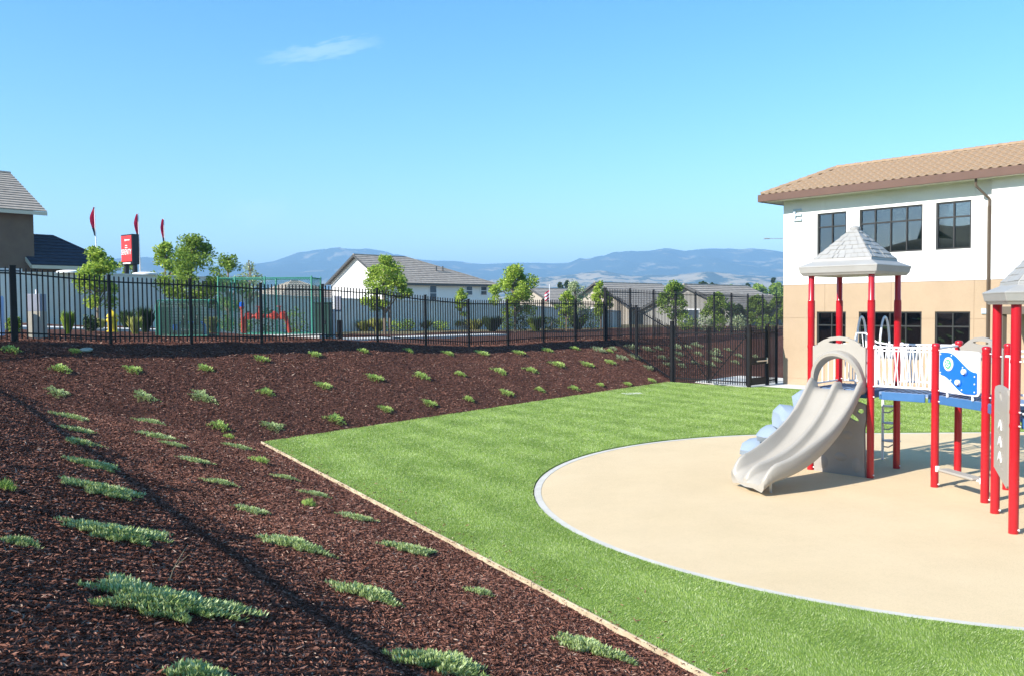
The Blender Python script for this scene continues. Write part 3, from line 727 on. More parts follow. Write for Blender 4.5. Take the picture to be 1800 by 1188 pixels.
# slide hood: flat back plate with handle slot and a flared tunnel
def hood(a, b, out, name):
    d = (b-a).normalized(); c = (a+b)/2; z = V3(0, 0, 1); W = (b-a).length/2-.07; hw = W-.045
    outer = [(-W, 1.62), (-W, 2.40), (-W+.10, 2.44), (-.42, 2.46), (-.30, 2.53), (-.16, 2.58), (0, 2.60), (.16, 2.58), (.30, 2.53), (.42, 2.46), (W-.10, 2.44), (W, 2.40), (W, 1.62), (hw, 1.62)]
    archp = [(hw*math.cos(math.pi*i/18), 1.62+.62*math.sin(math.pi*i/18)**.8 if 0 < i < 18 else 1.62) for i in range(19)]
    outer = outer[:-1]+archp
    slot = [(.20*math.cos(t), 2.495+.032*math.sin(t)) for t in [2*math.pi*i/14 for i in range(14)]]
    b_ = MB(); b_.plate([outer, slot], c+out*.02, d, z, .05); h = b_.build(name, M_PLAST, play, bevel=0)
    t = MB(); m = 19; rows = [(0.0, .11, .02), (.08, .10, .03), (.17, .08, .05), (.25, .05, .07), (.29, .015, .07), (.28, -.015, .05), (.14, -.03, .02), (0, -.03, 0)]
    for off_, g, dz in rows:
        for i in range(m):
            x = math.cos(math.pi*i/18); y = math.sin(math.pi*i/18)**.8 if 0 < i < 18 else 0
            k_ = max(.25, y); t.v.append(c+out*(.045+off_*(.35+.65*y))+d*((hw+min(g, .05))*x)+z*(1.60+(.62+g+dz)*y))
    for r in range(len(rows)-1):
        for i in range(m-1): a_ = r*m+i; t.f.append((a_, a_+1, a_+1+m, a_+m))
    t.build('flared_rim', M_PLAST, h, smooth=True)
    for sx in (-1, 1):
        MB().quad_box(c+d*(sx*(W-.10))+z*2.34-out*0+out*.02, d*.05, out*.012, z*.025).build('hand_grip', M_GREY, h, bevel=.008)
oAB = -nCD
hood(A_, B_, oAB, 'slide_hood'); hood(J_, K_, V3(.71, .70, 0), 'rear_hood')
# double slide, swept along a curving path
p0, p3 = (A_+B_)/2+oAB*.03, V3(3.98, 14.42, 0); p1 = p0+oAB*.95; p2 = p3+V3(.95, .28, 0)*.85
def bez(t): return p0*(1-t)**3+p1*3*t*(1-t)**2+p2*3*t*t*(1-t)+p3*t**3
NS = 34; zprof = []
def slide_z(t): 
    if t < .07: return DZ
    u = (t-.07)/.93; 
    return .34+(DZ-.34)*(1-u)**1.75*(1-.10*math.sin(math.pi*u)) - .02*u
prof = [(-.50, -.07), (-.545, -.02), (-.55, .17), (-.53, .215), (-.49, .22), (-.465, .18), (-.445, .05), (-.40, .0), (-.10, -.005), (-.065, .03), (-.05, .12), (-.03, .155), (0, .165)]
prof = prof + [(-x, z) for x, z in prof[:-1][::-1]]
sl = MB(); npf = len(prof)
und = [(.47, -.075), (.24, -.05), (0, -.06), (-.24, -.05), (-.47, -.075)]
full = prof+und; nfl = len(full)
for i in range(NS+1):
    t = i/NS; p = bez(t); d = (bez(min(1, t+.01))-bez(max(0, t-.01))); d.normalize(); x = V3(-d.y, d.x, 0)*-1
    zz = slide_z(t); ht = 1.0 if t > .10 else .85+.15*t/.1
    end = max(0, (t-.90)/.10); wid = .93-.02*t
    for px_, pz in full:
        k_ = pz*(1-.62*end*end) if pz > 0 else pz*(1+.3*end)
        bump_ = .09*math.exp(-((t-.62)/.22)**2) if (pz > .15 and abs(px_) > .4) else 0
        nz = zz+(k_+bump_*.6)*ht - (.10*end*end if pz >= 0 else .12*end*end)
        sl.v.append(p+x*(px_*wid)+V3(0, 0, nz)+d*(.05*end*(1-abs(px_)/.55)))
for i in range(NS):
    for j in range(nfl): a_ = i*nfl+j; e_ = i*nfl+(j+1) % nfl; sl.f.append((a_, e_, e_+nfl, a_+nfl))
sl.f.append(tuple(range(nfl))); sl.f.append(tuple(NS*nfl+j for j in range(nfl))[::-1])
slide = sl.build('double_slide', M_PLAST, play, smooth=True, angle=60)
for sx in (-.22, .22):
    p = bez(.88); d = (bez(.90)-bez(.86)).normalized(); x = V3(-d.y, d.x, 0)
    MB().tube([p+x*sx, p+x*sx+V3(0, 0, .32)], .028, 10).build('leg', mat('galvanised', (.45, .45, .44), .4, metal=.5), slide, smooth=True)
# moulded climbing wall under the deck between A and B
dAB = (B_-A_).normalized(); wAB = (B_-A_).length
pl = MB()
outer = [(.10, .03), (wAB-.08, .03), (wAB-.09, .5), (wAB-.10, .9), (wAB-.06, 1.1), (wAB-.07, 1.36), (wAB-.25, 1.42), (wAB/2, 1.45), (.28, 1.42), (.10, 1.36), (.13, 1.05), (.10, .9), (.07, .5)]
def leafp(cx_, cy_, a, l, wd): return [(cx_+math.cos(a)*l*math.cos(t)-math.sin(a)*wd*math.sin(t), cy_+math.sin(a)*l*math.cos(t)+math.cos(a)*wd*math.sin(t)) for t in [2*math.pi*i/12 for i in range(12)]]
pl.plate([outer, leafp(wAB-.33, 1.13, -.5, .15, .05), leafp(wAB-.17, 1.24, .2, .07, .045), leafp(.32, 1.15, .5, .14, .05)], A_+V3(0, 0, 0)+oAB*(-.02), dAB, V3(0, 0, 1), .07)
cw = pl.build('climbing_wall', M_PLASTD, play)
for (cx_, cy_, rx, rz) in ((.28, .22, .12, .16), (.62, .36, .16, .10), (.92, .24, .10, .18), (.40, .62, .14, .09), (.75, .78, .13, .10), (.5, .95, .12, .07)):
    h_ = MB(); base = A_+dAB*cx_+V3(0, 0, cy_)+oAB*.0
    for rr, oo_ in ((1.0, .0), (.9, .035), (.55, .055), (.1, .06)):
        for i in range(12): t = 2*math.pi*i/12; h_.v.append(base+dAB*(rx*rr*math.cos(t))+V3(0, 0, rz*rr*math.sin(t))+oAB*(.01+oo_))
    for r_ in range(3):
        for i in range(12): a_ = r_*12+i; c_ = r_*12+(i+1) % 12; h_.f.append((a_, c_, c_+12, a_+12))
    h_.f.append(tuple(36+i for i in range(12)))
    h_.build('foot_hold', M_PLASTD, cw, smooth=True)
# pale blue boulder climber beyond the slide
oAD = (A_-B_).normalized(); mAD = (A_+D_)/2-nCD*.12
bc_ = MB(); ico = bmesh.new(); bmesh.ops.create_icosphere(ico, subdivisions=2, radius=1.0)
for k_, (sd, sv, z_, rx, ry, rz) in enumerate([(.22, -.10, 1.22, .36, .42, .30), (.30, .25, 1.10, .34, .38, .34), (.58, -.22, .92, .36, .34, .27), (.72, .16, .78, .38, .36, .30), (.98, -.16, .55, .36, .36, .25), (1.12, .20, .42, .36, .34, .27), (1.36, -.10, .22, .36, .40, .22), (1.44, .24, .16, .30, .32, .20), (.45, 0, .62, .40, .40, .50), (.95, 0, .25, .45, .40, .30)]):
    base_ = mAD+oAD*sd+nCD*sv+V3(0, 0, z_); b0_ = len(bc_.v); rk = random.Random(90+k_); ph = [rk.uniform(0, 6) for _ in range(6)]
    for v in ico.verts:
        c = v.co; f = 1+.13*math.sin(3.1*c.x+ph[0])*math.cos(2.7*c.y+ph[1])+.10*math.sin(4.3*c.z+ph[2]+2*c.x)+rk.uniform(-.035, .035)
        q = base_+oAD*(c.x*rx*f)+nCD*(c.y*ry*f)+V3(0, 0, c.z*rz*f); q.z = max(.0, q.z); bc_.v.append(q)
    bc_.f += [tuple(b0_+w_.index for w_ in fc.verts) for fc in ico.faces]
ico.free()
bc_.build('boulder_climber', M_LBLUE, play, smooth=True, angle=30, fixn=False)
# activity panel between E and F
dEF = (F_-E_).normalized(); wEF = (F_-E_).length; nEF = V3(dEF.y, -dEF.x, 0)
if nEF.x > 0: nEF = -nEF
W0, W1, H0, H1 = .12, wEF-.12, 1.70, 2.42
def rrect(x0, x1, y0, y1, r, n=5):
    o_ = []
    for cx_, cy_, a0_ in ((x1-r, y0+r, -90), (x1-r, y1-r, 0), (x0+r, y1-r, 90), (x0+r, y0+r, 180)):
        for i in range(n+1): t = R(a0_+90*i/n); o_.append((cx_+r*math.cos(t), cy_+r*math.sin(t)))
    return o_
holes = []
Wp = W1-W0; Hp = H1-H0
def bl_top(f): return H1-.05-.40*max(0, min(1, (f-.22)/.62))**1.1 * Hp*1.15/.72
def circ(x, y, r, n=6): return [(x+r*math.cos(2*math.pi*i/n), y+r*math.sin(2*math.pi*i/n)) for i in range(n)]
for i in range(7):
    for j in range(5):
        x = W0+Wp*(.56+.055*i); y = H1-.09-.045*j
        if j < .6+i*.72: holes.append(circ(x, y, .011))
for i in range(7):
    for j in range(5):
        x = W0+Wp*(.10+.055*i); y = H0+.07+.045*j
        if j < 4.6-i*.8: holes.append(circ(x, y, .011))
pn = MB(); pn.plate([rrect(W0, W1, H0, H1, .07)]+holes, E_+nEF*.0, dEF, V3(0, 0, 1), .022 if dEF.cross(V3(0, 0, 1)).dot(nEF) > 0 else -.022)
panel = pn.build('activity_panel', M_WHITE, play)
top_ = [(W0+.03, H1-.06)]+[(W0+Wp*f, H1-.045-.29*sstep((f-.24)/.66)) for f in np.linspace(.08, .93, 14)]+[(W1-.05, H1-.36)]
bot_ = [(W1-.05, H0+.05), (W1-.09, H0+.03)]+[(W0+Wp*f, H0+.02+.27*float(sstep((.68-f)/.60))) for f in np.linspace(.70, .08, 12)]+[(W0+.03, H0+.31)]
sgn = 1 if dEF.cross(V3(0, 0, 1)).dot(nEF) > 0 else -1
bp = MB(); bp.plate([[(float(x), float(y)) for x, y in top_+bot_]], E_+nEF*.023, dEF, V3(0, 0, 1), .016*sgn); blue = bp.build('blue_board', M_BLUE, panel)
def disc(cx_, cy_, r, off0, th, m, name, par, n=20):
    b = MB(); b.plate([circ(cx_, cy_, r, n)], E_+nEF*off0, dEF, V3(0, 0, 1), th*sgn); return b.build(name, m, par)
gx_, gz_ = W0+Wp*.27, H1-.235
disc(gx_, gz_, .115, .0395, .012, M_WHITE, 'dial_ring', panel)
disc(gx_, gz_, .078, .0520, .008, M_GREENP, 'green_dial', panel)
for k in range(7):
    r_ = .042 if k else 0; disc(gx_+r_*math.cos(k), gz_+r_*math.sin(k), .013, .0605, .004, M_WHITE, 'dial_dot', panel, 8)
for kx, kz in ((.68, .335), (.53, .52)):
    disc(W0+Wp*kx, H1-kz, .066, .0395, .012, M_BLUE, 'knob_base', panel); disc(W0+Wp*kx, H1-kz, .044, .052, .035, M_WHITE, 'knob', panel)
for x, y in [(W0+.06, H1-.08), (W0+Wp*.34, H1-.09), (W0+Wp*.62, H1-.27), (W1-.09, H1-.40), (W1-.09, H0+.20), (W1-.09, H0+.07), (W0+Wp*.6, H0+.08), (W0+Wp*.33, H0+.22), (W0+.06, H0+.33)]:
    disc(x, y, .013, .0395, .006, M_WHITE, 'bolt', panel, 8)
for f in (.25, .75): MB().beam(E_+dEF*(wEF*f)+V3(0, 0, DZ), E_+dEF*(wEF*f)+V3(0, 0, H0+.02), .03, .02).build('bracket', M_WHITE, panel)
# low bench between E and F, hand-hold panel between G and I
bn = MB(); bn.beam(E_+dEF*.20+V3(0, 0, .37), F_-dEF*.16+V3(0, 0, .37), .22, .05); bench = bn.build('low_seat', M_PLAST, play, bevel=.018)
MB().tube([E_+dEF*.05+V3(0, 0, .35), F_-dEF*.05+V3(0, 0, .35)], .02, 8).build('seat_rail', M_WHITE, bench, smooth=True)
for p in (E_+dEF*.07, F_-dEF*.07): MB().quad_box(p+V3(0, 0, .36), dEF*.02, nEF*.03, V3(0, 0, .05)).build('clamp', M_WHITE, bench, bevel=.006)
dGI = (I_-G_).normalized(); wGI = (I_-G_).length; nGI = V3(dGI.y, -dGI.x, 0)
if nGI.x > 0: nGI = -nGI
q0, q1 = .22, wGI-.10
outer = [(q0, .78), (q1-.05, .62), (q1, .66), (q1, 1.92), (q1-.08, 1.99), (q0+.30, 2.02), (q0+.06, 1.98), (q0, 1.92)]
hl = [leafp(q0+.42, 1.86, -.5, .10, .045)]
for i, zz in enumerate((1.58, 1.33, 1.10, .90)):
    for j in range(3 if i else 1):
        x = q0+.22+.18*j; hl.append(leafp(x if i else q0+.40, zz-.06*j*.5, -.28, .055 if i else .24, .012))
pp = MB(); sg2 = 1 if dGI.cross(V3(0, 0, 1)).dot(nGI) > 0 else -1
pp.plate([outer]+hl, G_+nGI*.02, dGI, V3(0, 0, 1), .045*sg2); hp = pp.build('play_panel', M_PLAST, play)
for k, zz in enumerate((1.46, 1.22, 1.0)):
    for (dx, a, l) in ((-.04, .9, .09), (.06, -.9, .09), (.02, 0, .05)):
        m_ = MB(); m_.plate([leafp(q0+.42+dx, zz, a, l, .02)], G_+nGI*.068, dGI, V3(0, 0, 1), .012*sg2); m_.build('moulded_figure', M_WHITE, hp)
# grey slide wall at the right edge
q = I_+T2*.12-V3(0, 0, 0); o2 = -(G_-I_).normalized()
MB().quad_box(q+T2*.3+o2*.12+V3(0, 0, 1.30), T2*.27, o2*.03, V3(0, 0, .42)).build('side_panel', M_PLAST, play, bevel=.02)

# ------------------------------------------------------------------ neighbourhood houses
HU = V3(FU[0], FU[1], 0).normalized(); HV = V3(FV[0], FV[1], 0).normalized()
def courses(b, eL, eR, rL, rR, n):                                # overlapping tile courses on a roof plane
    nr = (eR-eL).cross(rL-eL).normalized()
    if nr.z < 0: nr = -nr
    for i in range(n):
        f0, f1 = i/n, (i+1.12)/n; f1 = min(f1, 1)
        a, c = eL.lerp(rL, f0)+nr*.06, eR.lerp(rR, f0)+nr*.06; d, e = eR.lerp(rR, f1)+nr*.005, eL.lerp(rL, f1)+nr*.005
        k = len(b.v); b.v += [a, c, d, e, eL.lerp(rL, f0), eR.lerp(rR, f0)]; b.f += [(k, k+1, k+2, k+3), (k+4, k+5, k+1, k)]
def house(name, label, c, L, hw, z0, ze, zr, wm, rm, hipR=0.0, hipL=0.0, ov=.5, n=14, u=HU, v=HV, wins=(), fm=None, group=None):
    # c: centre of the near-left gable end; the house runs along u, its width along v
    r = thing(name, V3(c.x, c.y, z0), label, 'house', group)
    P = lambda s, w_, z: V3(c.x, c.y, 0)+u*s+v*w_+V3(0, 0, z)
    b = MB()
    b.face(P(0, -hw, z0), P(L, -hw, z0), P(L, -hw, ze), P(0, -hw, ze)); b.face(P(0, hw, z0), P(0, hw, ze), P(L, hw, ze), P(L, hw, z0))
    if hipL: b.face(P(0, -hw, z0), P(0, -hw, ze), P(0, hw, ze), P(0, hw, z0))
    else: b.face(P(0, -hw, z0), P(0, -hw, ze), P(0, 0, zr-.12), P(0, hw, ze), P(0, hw, z0))
    if hipR: b.face(P(L, -hw, z0), P(L, hw, z0), P(L, hw, ze), P(L, -hw, ze))
    else: b.face(P(L, -hw, z0), P(L, hw, z0), P(L, hw, ze), P(L, 0, zr-.12), P(L, -hw, ze))
    b.build('wall', wm, r, fixn=False)
    dz = (zr-ze)/hw*ov; rb = MB(); sL = -ov; sR = L+ov; rl = hipL if hipL else -ov; rr = L-hipR if hipR else L+ov
    for sg in (-1, 1): courses(rb, P(sL, sg*(hw+ov), ze-dz+.06), P(sR, sg*(hw+ov), ze-dz+.06), P(rl, 0, zr), P(rr, 0, zr), n)
    if hipR: courses(rb, P(sR, -(hw+ov), ze-dz+.06), P(sR, hw+ov, ze-dz+.06), P(rr, 0, zr), P(rr, 0, zr), n)
    if hipL: courses(rb, P(sL, -(hw+ov), ze-dz+.06), P(sL, hw+ov, ze-dz+.06), P(rl, 0, zr), P(rl, 0, zr), n)
    rf = rb.build('roof', rm, r, fixn=False)
    f = MB(); f.beam(P(sL, -(hw+ov)-.03, ze-dz-.06), P(sR, -(hw+ov)-.03, ze-dz-.06), .06, .20)
    if not hipL:
        for sg in (-1, 1): f.beam(P(sL-.02, sg*(hw+ov), ze-dz-.06), P(sL-.02, 0, zr-.08), .06, .2)
    f.build('fascia', fm or M_GREY, r)
    rc = MB(); rc.tube([P(rl, 0, zr+.02), P(rr, 0, zr+.02)], .10, 6)
    if hipR:
        for sg in (-1, 1): rc.tube([P(rr, 0, zr+.02), P(sR, sg*(hw+ov), ze-dz+.1)], .09, 6)
    rc.build('ridge_cap', rm, rf, smooth=True)
    for (face, s, z, ww, hh) in wins:                               # face 'n' = near long side, 'g' = gable end
        O = P(s, -hw, z) if face == 'n' else P(0, s, z); d = u if face == 'n' else v; o_ = -v if face == 'n' else -u
        wf = MB().quad_box(O+o_*.03, d*(ww/2+.10), o_*.05, V3(0, 0, hh/2+.10)).build('window', M_WHITE, r)
        MB().quad_box(O+o_*.085, d*(ww/2), o_*.01, V3(0, 0, hh/2)).build('pane', mat('house_pane', (.05, .07, .09), .08), wf)
        MB().quad_box(O+o_*.10, d*(ww/2), o_*.008, V3(0, 0, .03)).build('sash_bar', M_WHITE, wf)
    return r, P
# brown house at the left edge: two-storey block with a low wing
rc_ = at(61, 470, 50); zg = 2.8
bw, Pb = house('brown_house', 'two-storey brown stucco house with grey tile roof at the left edge', V3(rc_.x, rc_.y, 0)-HU*13+HV*5.0, 13, 5.0, zg, 9.15, 11.75, M_BROWNW, M_GTILE, ov=.55, n=16, fm=M_CREAM,
    wins=[('n', 11.5, 5.0, 1.4, 1.0), ('n', 9.9, 7.4, 1.4, 1.4)])
for s, z in ((9.3, 10.7), (10.4, 10.0)): MB().tube([Pb(s, -2.6, z), Pb(s, -2.6, z+.6)], .06, 6).build('vent_pipe', M_GREY, bw)
wr = MB(); q = V3(rc_.x, rc_.y, 0)
lw, Pl = house('garage_wing', 'low brown wing with dark navy tiled hip roof beside the two-storey house', q+HV*2.6-HU*.0+HU*.05, 4.1, 2.9, zg, 6.05, 7.75, M_BROWNW, M_NTILE, hipR=2.1, ov=.5, n=9, fm=M_CREAM, wins=[('n', 2.6, 5.1, 2.2, .5)])
# white house in the middle
gc = at(628, 480, 90)
wh, Pw = house('white_house', 'white house with grey tile gable roof beyond the street tree', V3(gc.x, gc.y, 0), 16.2, 4.5, 0.5, 5.95, 8.75, M_HWHITE, M_GTILE, hipR=9.4, ov=.5, n=14,
    wins=[('n', 6.6, 4.7, .9, 1.5), ('n', 12.2, 5.0, .9, .9), ('n', 14.6, 5.0, .9, .9), ('g', 1.6, 3.4, 1.1, 1.5), ('g', -1.2, 3.4, 1.1, 1.5)])
for s in (9.0, 10.0): MB().tube([Pw(s, -2.6, 7.0), Pw(s, -2.6, 7.75)], .09, 6).build('vent_pipe', M_GREY, wh)
def at_house(px, Y, **k): p = at(px, 500, Y); return V3(p.x, p.y, 0)
house('tan_house', 'tan house with grey gable roof behind the second street tree', at_house(936, 118), 13, 4.6, -3, 3.2, 5.65, M_HTAN, M_GTILE, ov=.5, n=12)
house('cream_house', 'cream house with front gable left of the tall fence', at_house(1049, 100), 14, 4.4, -3, 3.2, 5.9, M_HTAN, M_GTILE, ov=.5, n=12, wins=[('g', 0, 2.3, 1.4, 1.2)])
house('grey_gable_house', 'grey house with broad gable seen through the tall fence', at_house(1206, 78), 12, 4.6, -3, 2.9, 5.05, mat('house_grey', (.27, .26, .24), .9), M_GTILE, ov=.5, n=12, wins=[('g', -.6, 1.9, 1.5, 1.7)])
house('tan_roof_house', 'low tan house behind the green chain-link enclosure', at_house(455, 92), 9, 4.0, 0, 4.2, 6.2, M_HTAN, M_GTILE, hipL=4, hipR=4, ov=.5, n=10)
house('pale_far_house', 'pale low house with hip roof beyond the trees right of the grey gable', at_house(1300, 130), 15, 5, -5, 2.2, 4.8, M_HTAN, M_GTILE, hipR=5, hipL=5, ov=.5, n=10)

# ------------------------------------------------------------------ walls beyond the fence
def gwall(name, label, pts, zt, th=.22, caps=(), m=M_WALLG, zb=.6):
    r = thing(name, (pts[0].x, pts[0].y, zb), label, 'wall')
    for (a, b), (za, zc) in zip(zip(pts[:-1], pts[1:]), zip(zt[:-1], zt[1:])):
        x = (b-a); x.z = 0; nn = V3(-x.y, x.x, 0).normalized()*(th/2); q = MB()
        P = [V3(a.x, a.y, zb)-nn, V3(b.x, b.y, zb)-nn, V3(b.x, b.y, zb)+nn, V3(a.x, a.y, zb)+nn]
        T = [V3(a.x, a.y, za)-nn, V3(b.x, b.y, zc)-nn, V3(b.x, b.y, zc)+nn, V3(a.x, a.y, za)+nn]
        q.v += P+T; q.f += [(0, 1, 5, 4), (1, 2, 6, 5), (2, 3, 7, 6), (3, 0, 4, 7), (4, 5, 6, 7)]
        q.build('wall_panel', m, r)
        MB().beam(V3(a.x, a.y, za+.03), V3(b.x, b.y, zc+.03), th+.10, .06).build('coping', m, r)
    for p, z in caps:
        MB().quad_box(V3(p.x, p.y, (zb+z)/2), V3(.28, 0, 0), V3(0, .28, 0), V3(0, 0, (z-zb)/2)).build('pillar', m, r)
        MB().lathe(V3(p.x, p.y, z), [(.30, 0), (.62, .04), (.60, .12), (.34, .17)], 16).build('pillar_cap', M_HWHITE, r, smooth=True)
    return r
a = at(-20, 480, 36.5); b = at(400, 500, 46)
gwall('street_wall', 'long grey stucco wall with white pillar caps behind the hydrant', [a, a.lerp(b, .5), b], [hgt(-20, 480, 36.5), hgt(190, 484, a.lerp(b, .5).y), hgt(400, 490, 46)],
      caps=[(at(125, 480, 39.3), hgt(125, 482, 39.3)), (at(256, 480, 42.6), hgt(256, 485, 42.6))])
a = at(396, 514, 47.5); c_ = at(1090, 545, 68)
gwall('garden_wall', 'low grey wall at the foot of the white house and its neighbours', [a, a.lerp(c_, .2), a.lerp(c_, .5), c_], [hgt(396, 516, 47.5), hgt(520, 526, a.lerp(c_, .2).y), hgt(730, 533, a.lerp(c_, .5).y), hgt(1090, 548, 68)])

# ------------------------------------------------------------------ utilities beyond the fence
def rootat(px, py): return gnd(px, py)
h = rootat(198, 584); hz = h.z
hyd = thing('fire_hydrant', h, 'yellow fire hydrant beyond the fence in front of the grey wall', 'hydrant')
s_ = (hgt(198, 545, h.y)-hz)/.80
MB().lathe(h, [(.20*s_, 0), (.20*s_, .05*s_), (.155*s_, .06*s_), (.155*s_, .52*s_), (.19*s_, .54*s_), (.19*s_, .58*s_), (.16*s_, .64*s_), (.10*s_, .72*s_), (.03*s_, .75*s_), (.03*s_, .80*s_)], 16).build('barrel', M_YEL, hyd, smooth=True)
for d in (V3(1, 0, 0), V3(-1, 0, 0), V3(0, -1, 0)):
    MB().tube([h+V3(0, 0, .42*s_), h+d*.2*s_+V3(0, 0, .42*s_)], .06*s_, 10).build('outlet_cap', M_YEL, hyd, smooth=True)
p = rootat(60, 592); m_ = thing('meter_pedestal', p, 'grey and beige utility pedestal at the left behind the fence', 'utility box')
zt = hgt(60, 517, p.y); zm_ = hgt(60, 548, p.y); hw_ = 12/1500*p.y
MB().box(p.x-hw_, p.x+hw_, p.y, p.y+.35, p.z-.05, zm_).build('pedestal_base', M_BEIGE, m_, bevel=.01)
MB().box(p.x-hw_*.96, p.x+hw_*.96, p.y+.01, p.y+.34, zm_+.002, zt).build('meter_box', M_BOX, m_, bevel=.01)
MB().lathe(V3(p.x, p.y+.17, zt), [(.03, 0), (.03, .12)], 8).build('antenna', M_WHITE, m_)
p = rootat(3, 590); bo = thing('blue_bollard', p, 'pale blue post at the extreme left edge behind the fence', 'bollard')
MB().lathe(p, [(.075, 0), (.075, 1.0), (.05, 1.05)], 12).build('bollard_post', mat('pale_blue_paint', (.36, .48, .68), .5), bo, smooth=True)
# green basket enclosure over a blue backflow valve
p = rootat(320, 592); Y = p.y; xl, xr = at(275, 590, Y).x, at(366, 590, Y).x; zt = hgt(320, 528, Y); zb = p.z
cg = thing('green_valve_cage', V3((xl+xr)/2, Y, zb), 'green rounded mesh cage over a blue backflow valve', 'valve cage')
dp = .95; fr = MB()
def arcp(x, n=6):
    r_ = .22; P = [V3(x, Y, zb)]
    for i in range(n+1): t = R(180-90*i/n); P.append(V3(x, Y+r_+r_*math.cos(t), zt-r_+r_*math.sin(t)))
    for i in range(n+1): t = R(90-90*i/n); P.append(V3(x, Y+dp-r_+r_*math.cos(t), zt-r_+r_*math.sin(t)))
    return P+[V3(x, Y+dp, zb)]
for x in (xl, xl+.12, (xl+xr)/2+.25, xr): fr.tube(arcp(x), .022, 6)
for y in (Y, Y+dp): fr.tube([V3(xl, y, zb+.03), V3(xr, y, zb+.03)], .02, 6)
for y in (Y+.22, Y+dp-.22): fr.tube([V3(xl, y, zt), V3(xr, y, zt)], .02, 6)
fr.build('cage_frame', M_GRN, cg, smooth=True)
ms = MB(); x = xl
while x < xr: 
    P = arcp(x, 3); ms.tube(P, .0085, 3, False); x += .038
q = arcp(0, 4)
for i in range(len(q)-1):
    nseg = max(1, int((q[i+1]-q[i]).length/.05))
    for k in range(nseg): r_ = q[i].lerp(q[i+1], k/nseg); ms.tube([V3(xl, r_.y, r_.z), V3(xr, r_.y, r_.z)], .0085, 3, False)
tag(ms.build('wire_mesh', M_GRN2, cg, fixn=False), kind='stuff')
MB().quad_box(V3(xl-.0, Y+dp/2, (zb+zt)/2), V3(.006, 0, 0), V3(0, dp/2-.05, 0), V3(0, 0, (zt-zb)/2-.08)).build('end_panel', M_GRN, cg)
bv = thing('blue_backflow_valve', V3((xl+xr)/2-.1, Y+.45, zb), 'blue backflow valve inside the green rounded cage', 'valve')
bx = xl+.55; yy = Y+.45
b_ = MB(); b_.tube([V3(bx, yy, zb), V3(bx, yy, zb+.36), V3(bx+.1, yy, zb+.45), V3(bx+.75, yy, zb+.45), V3(bx+.85, yy, zb+.36), V3(bx+.85, yy, zb)], .055, 10); b_.build('pipe', M_VBLUE, bv, smooth=True)
for k in (.2, .62): MB().lathe(V3(bx+k, yy, zb+.36), [(.10, 0), (.12, .06), (.12, .16), (.07, .22), (.03, .34)], 12).build('valve_body', M_GREY, bv, smooth=True)
MB().tube([V3(bx-.05, yy-.14, zb+.30), V3(bx-.05, yy-.02, zb+.30)], .11, 14).build('hand_wheel', M_VBLUE, bv, smooth=True)
# green chain-link enclosure with red fire backflow
def stand(px, Y): q = at(px, 580, Y); return V3(q.x, q.y, tz(q.x, q.y))
p = stand(465, 33.6); Y = p.y; xl, xr = at(385, 580, Y).x, at(549, 580, Y).x; zb = p.z; zt = hgt(465, 489, Y); dp = 1.6
ce = thing('chain_link_enclosure', V3((xl+xr)/2, Y, zb), 'green chain-link enclosure around red fire pipes beyond the fence', 'enclosure')
def chain(a, b, z0, z1, st=.10):
    q = MB(); L = (b-a).length; d = (b-a).normalized(); H_ = z1-z0; k = -H_
    while k < L:
        for sg in (1, -1):
            s0_, s1_ = k, k+H_; z_0, z_1 = (z0, z1) if sg > 0 else (z1, z0)
            f0 = max(0, -s0_/H_); f1 = min(1, (L-s0_)/H_)
            if f1 > f0: q.tube([a+d*(s0_+H_*f0)+V3(0, 0, z_0+(z_1-z_0)*f0), a+d*(s0_+H_*f1)+V3(0, 0, z_0+(z_1-z_0)*f1)], .0032, 3, False)
        k += st
    return q
cn = [V3(xl, Y, 0), V3(xr, Y, 0), V3(xr, Y+dp, 0), V3(xl, Y+dp, 0)]
pts_ = [cn[0], cn[1], cn[2], cn[3], (cn[0]+cn[1])/2, cn[0].lerp(cn[1], .18), cn[3].lerp(cn[2], .5)]
for i, q in enumerate(pts_): MB().lathe(q+V3(0, 0, zb-.1), [(.036, 0), (.036, zt-zb+.14), (.02, zt-zb+.18)], 10).build('post', M_GRN, ce, smooth=True)
for a, b in zip(cn, cn[1:]+cn[:1]):
    for z in (zb+.06, zt): MB().tube([a+V3(0, 0, z), b+V3(0, 0, z)], .022, 8).build('rail', M_GRN, ce, smooth=True)
    tag(chain(a, b, zb+.06, zt).build('chain_link', mat('green_wire', (.008, .10, .065), .6), ce, fixn=False), kind='stuff')
pad = MB(); pad.box(xl-.4, xr+.4, Y-.45, Y+dp+.4, zb-.35, zb+.03); tag(pad.build('concrete_pad', M_CONC), 'pale concrete pad under the green chain-link enclosure', 'pad')
rb_ = thing('red_backflow_pipes', V3((xl+xr)/2, Y+.7, zb), 'red fire backflow pipes and valves inside the chain-link enclosure', 'pipes')
x0_, x1_ = at(429, 560, Y+.7).x, at(508, 560, Y+.7).x; yy = Y+.7; zc = hgt(465, 556, yy)
b_ = MB(); b_.tube([V3(x0_, yy, zb), V3(x0_, yy, zc-.1), V3(x0_+.1, yy, zc), V3(x1_-.25, yy, zc), V3(x1_-.12, yy, zc-.05), V3(x1_+.05, yy, zb)], .085, 10); b_.build('pipe', M_VRED, rb_, smooth=True)
for f in (.10, .34, .68, .88):
    MB().lathe(V3(x0_+(x1_-x0_)*f, yy, zc-.14), [(.10, 0), (.15, .03), (.15, .25), (.10, .28), (.06, .34)], 12).build('flange', M_VRED, rb_, smooth=True)
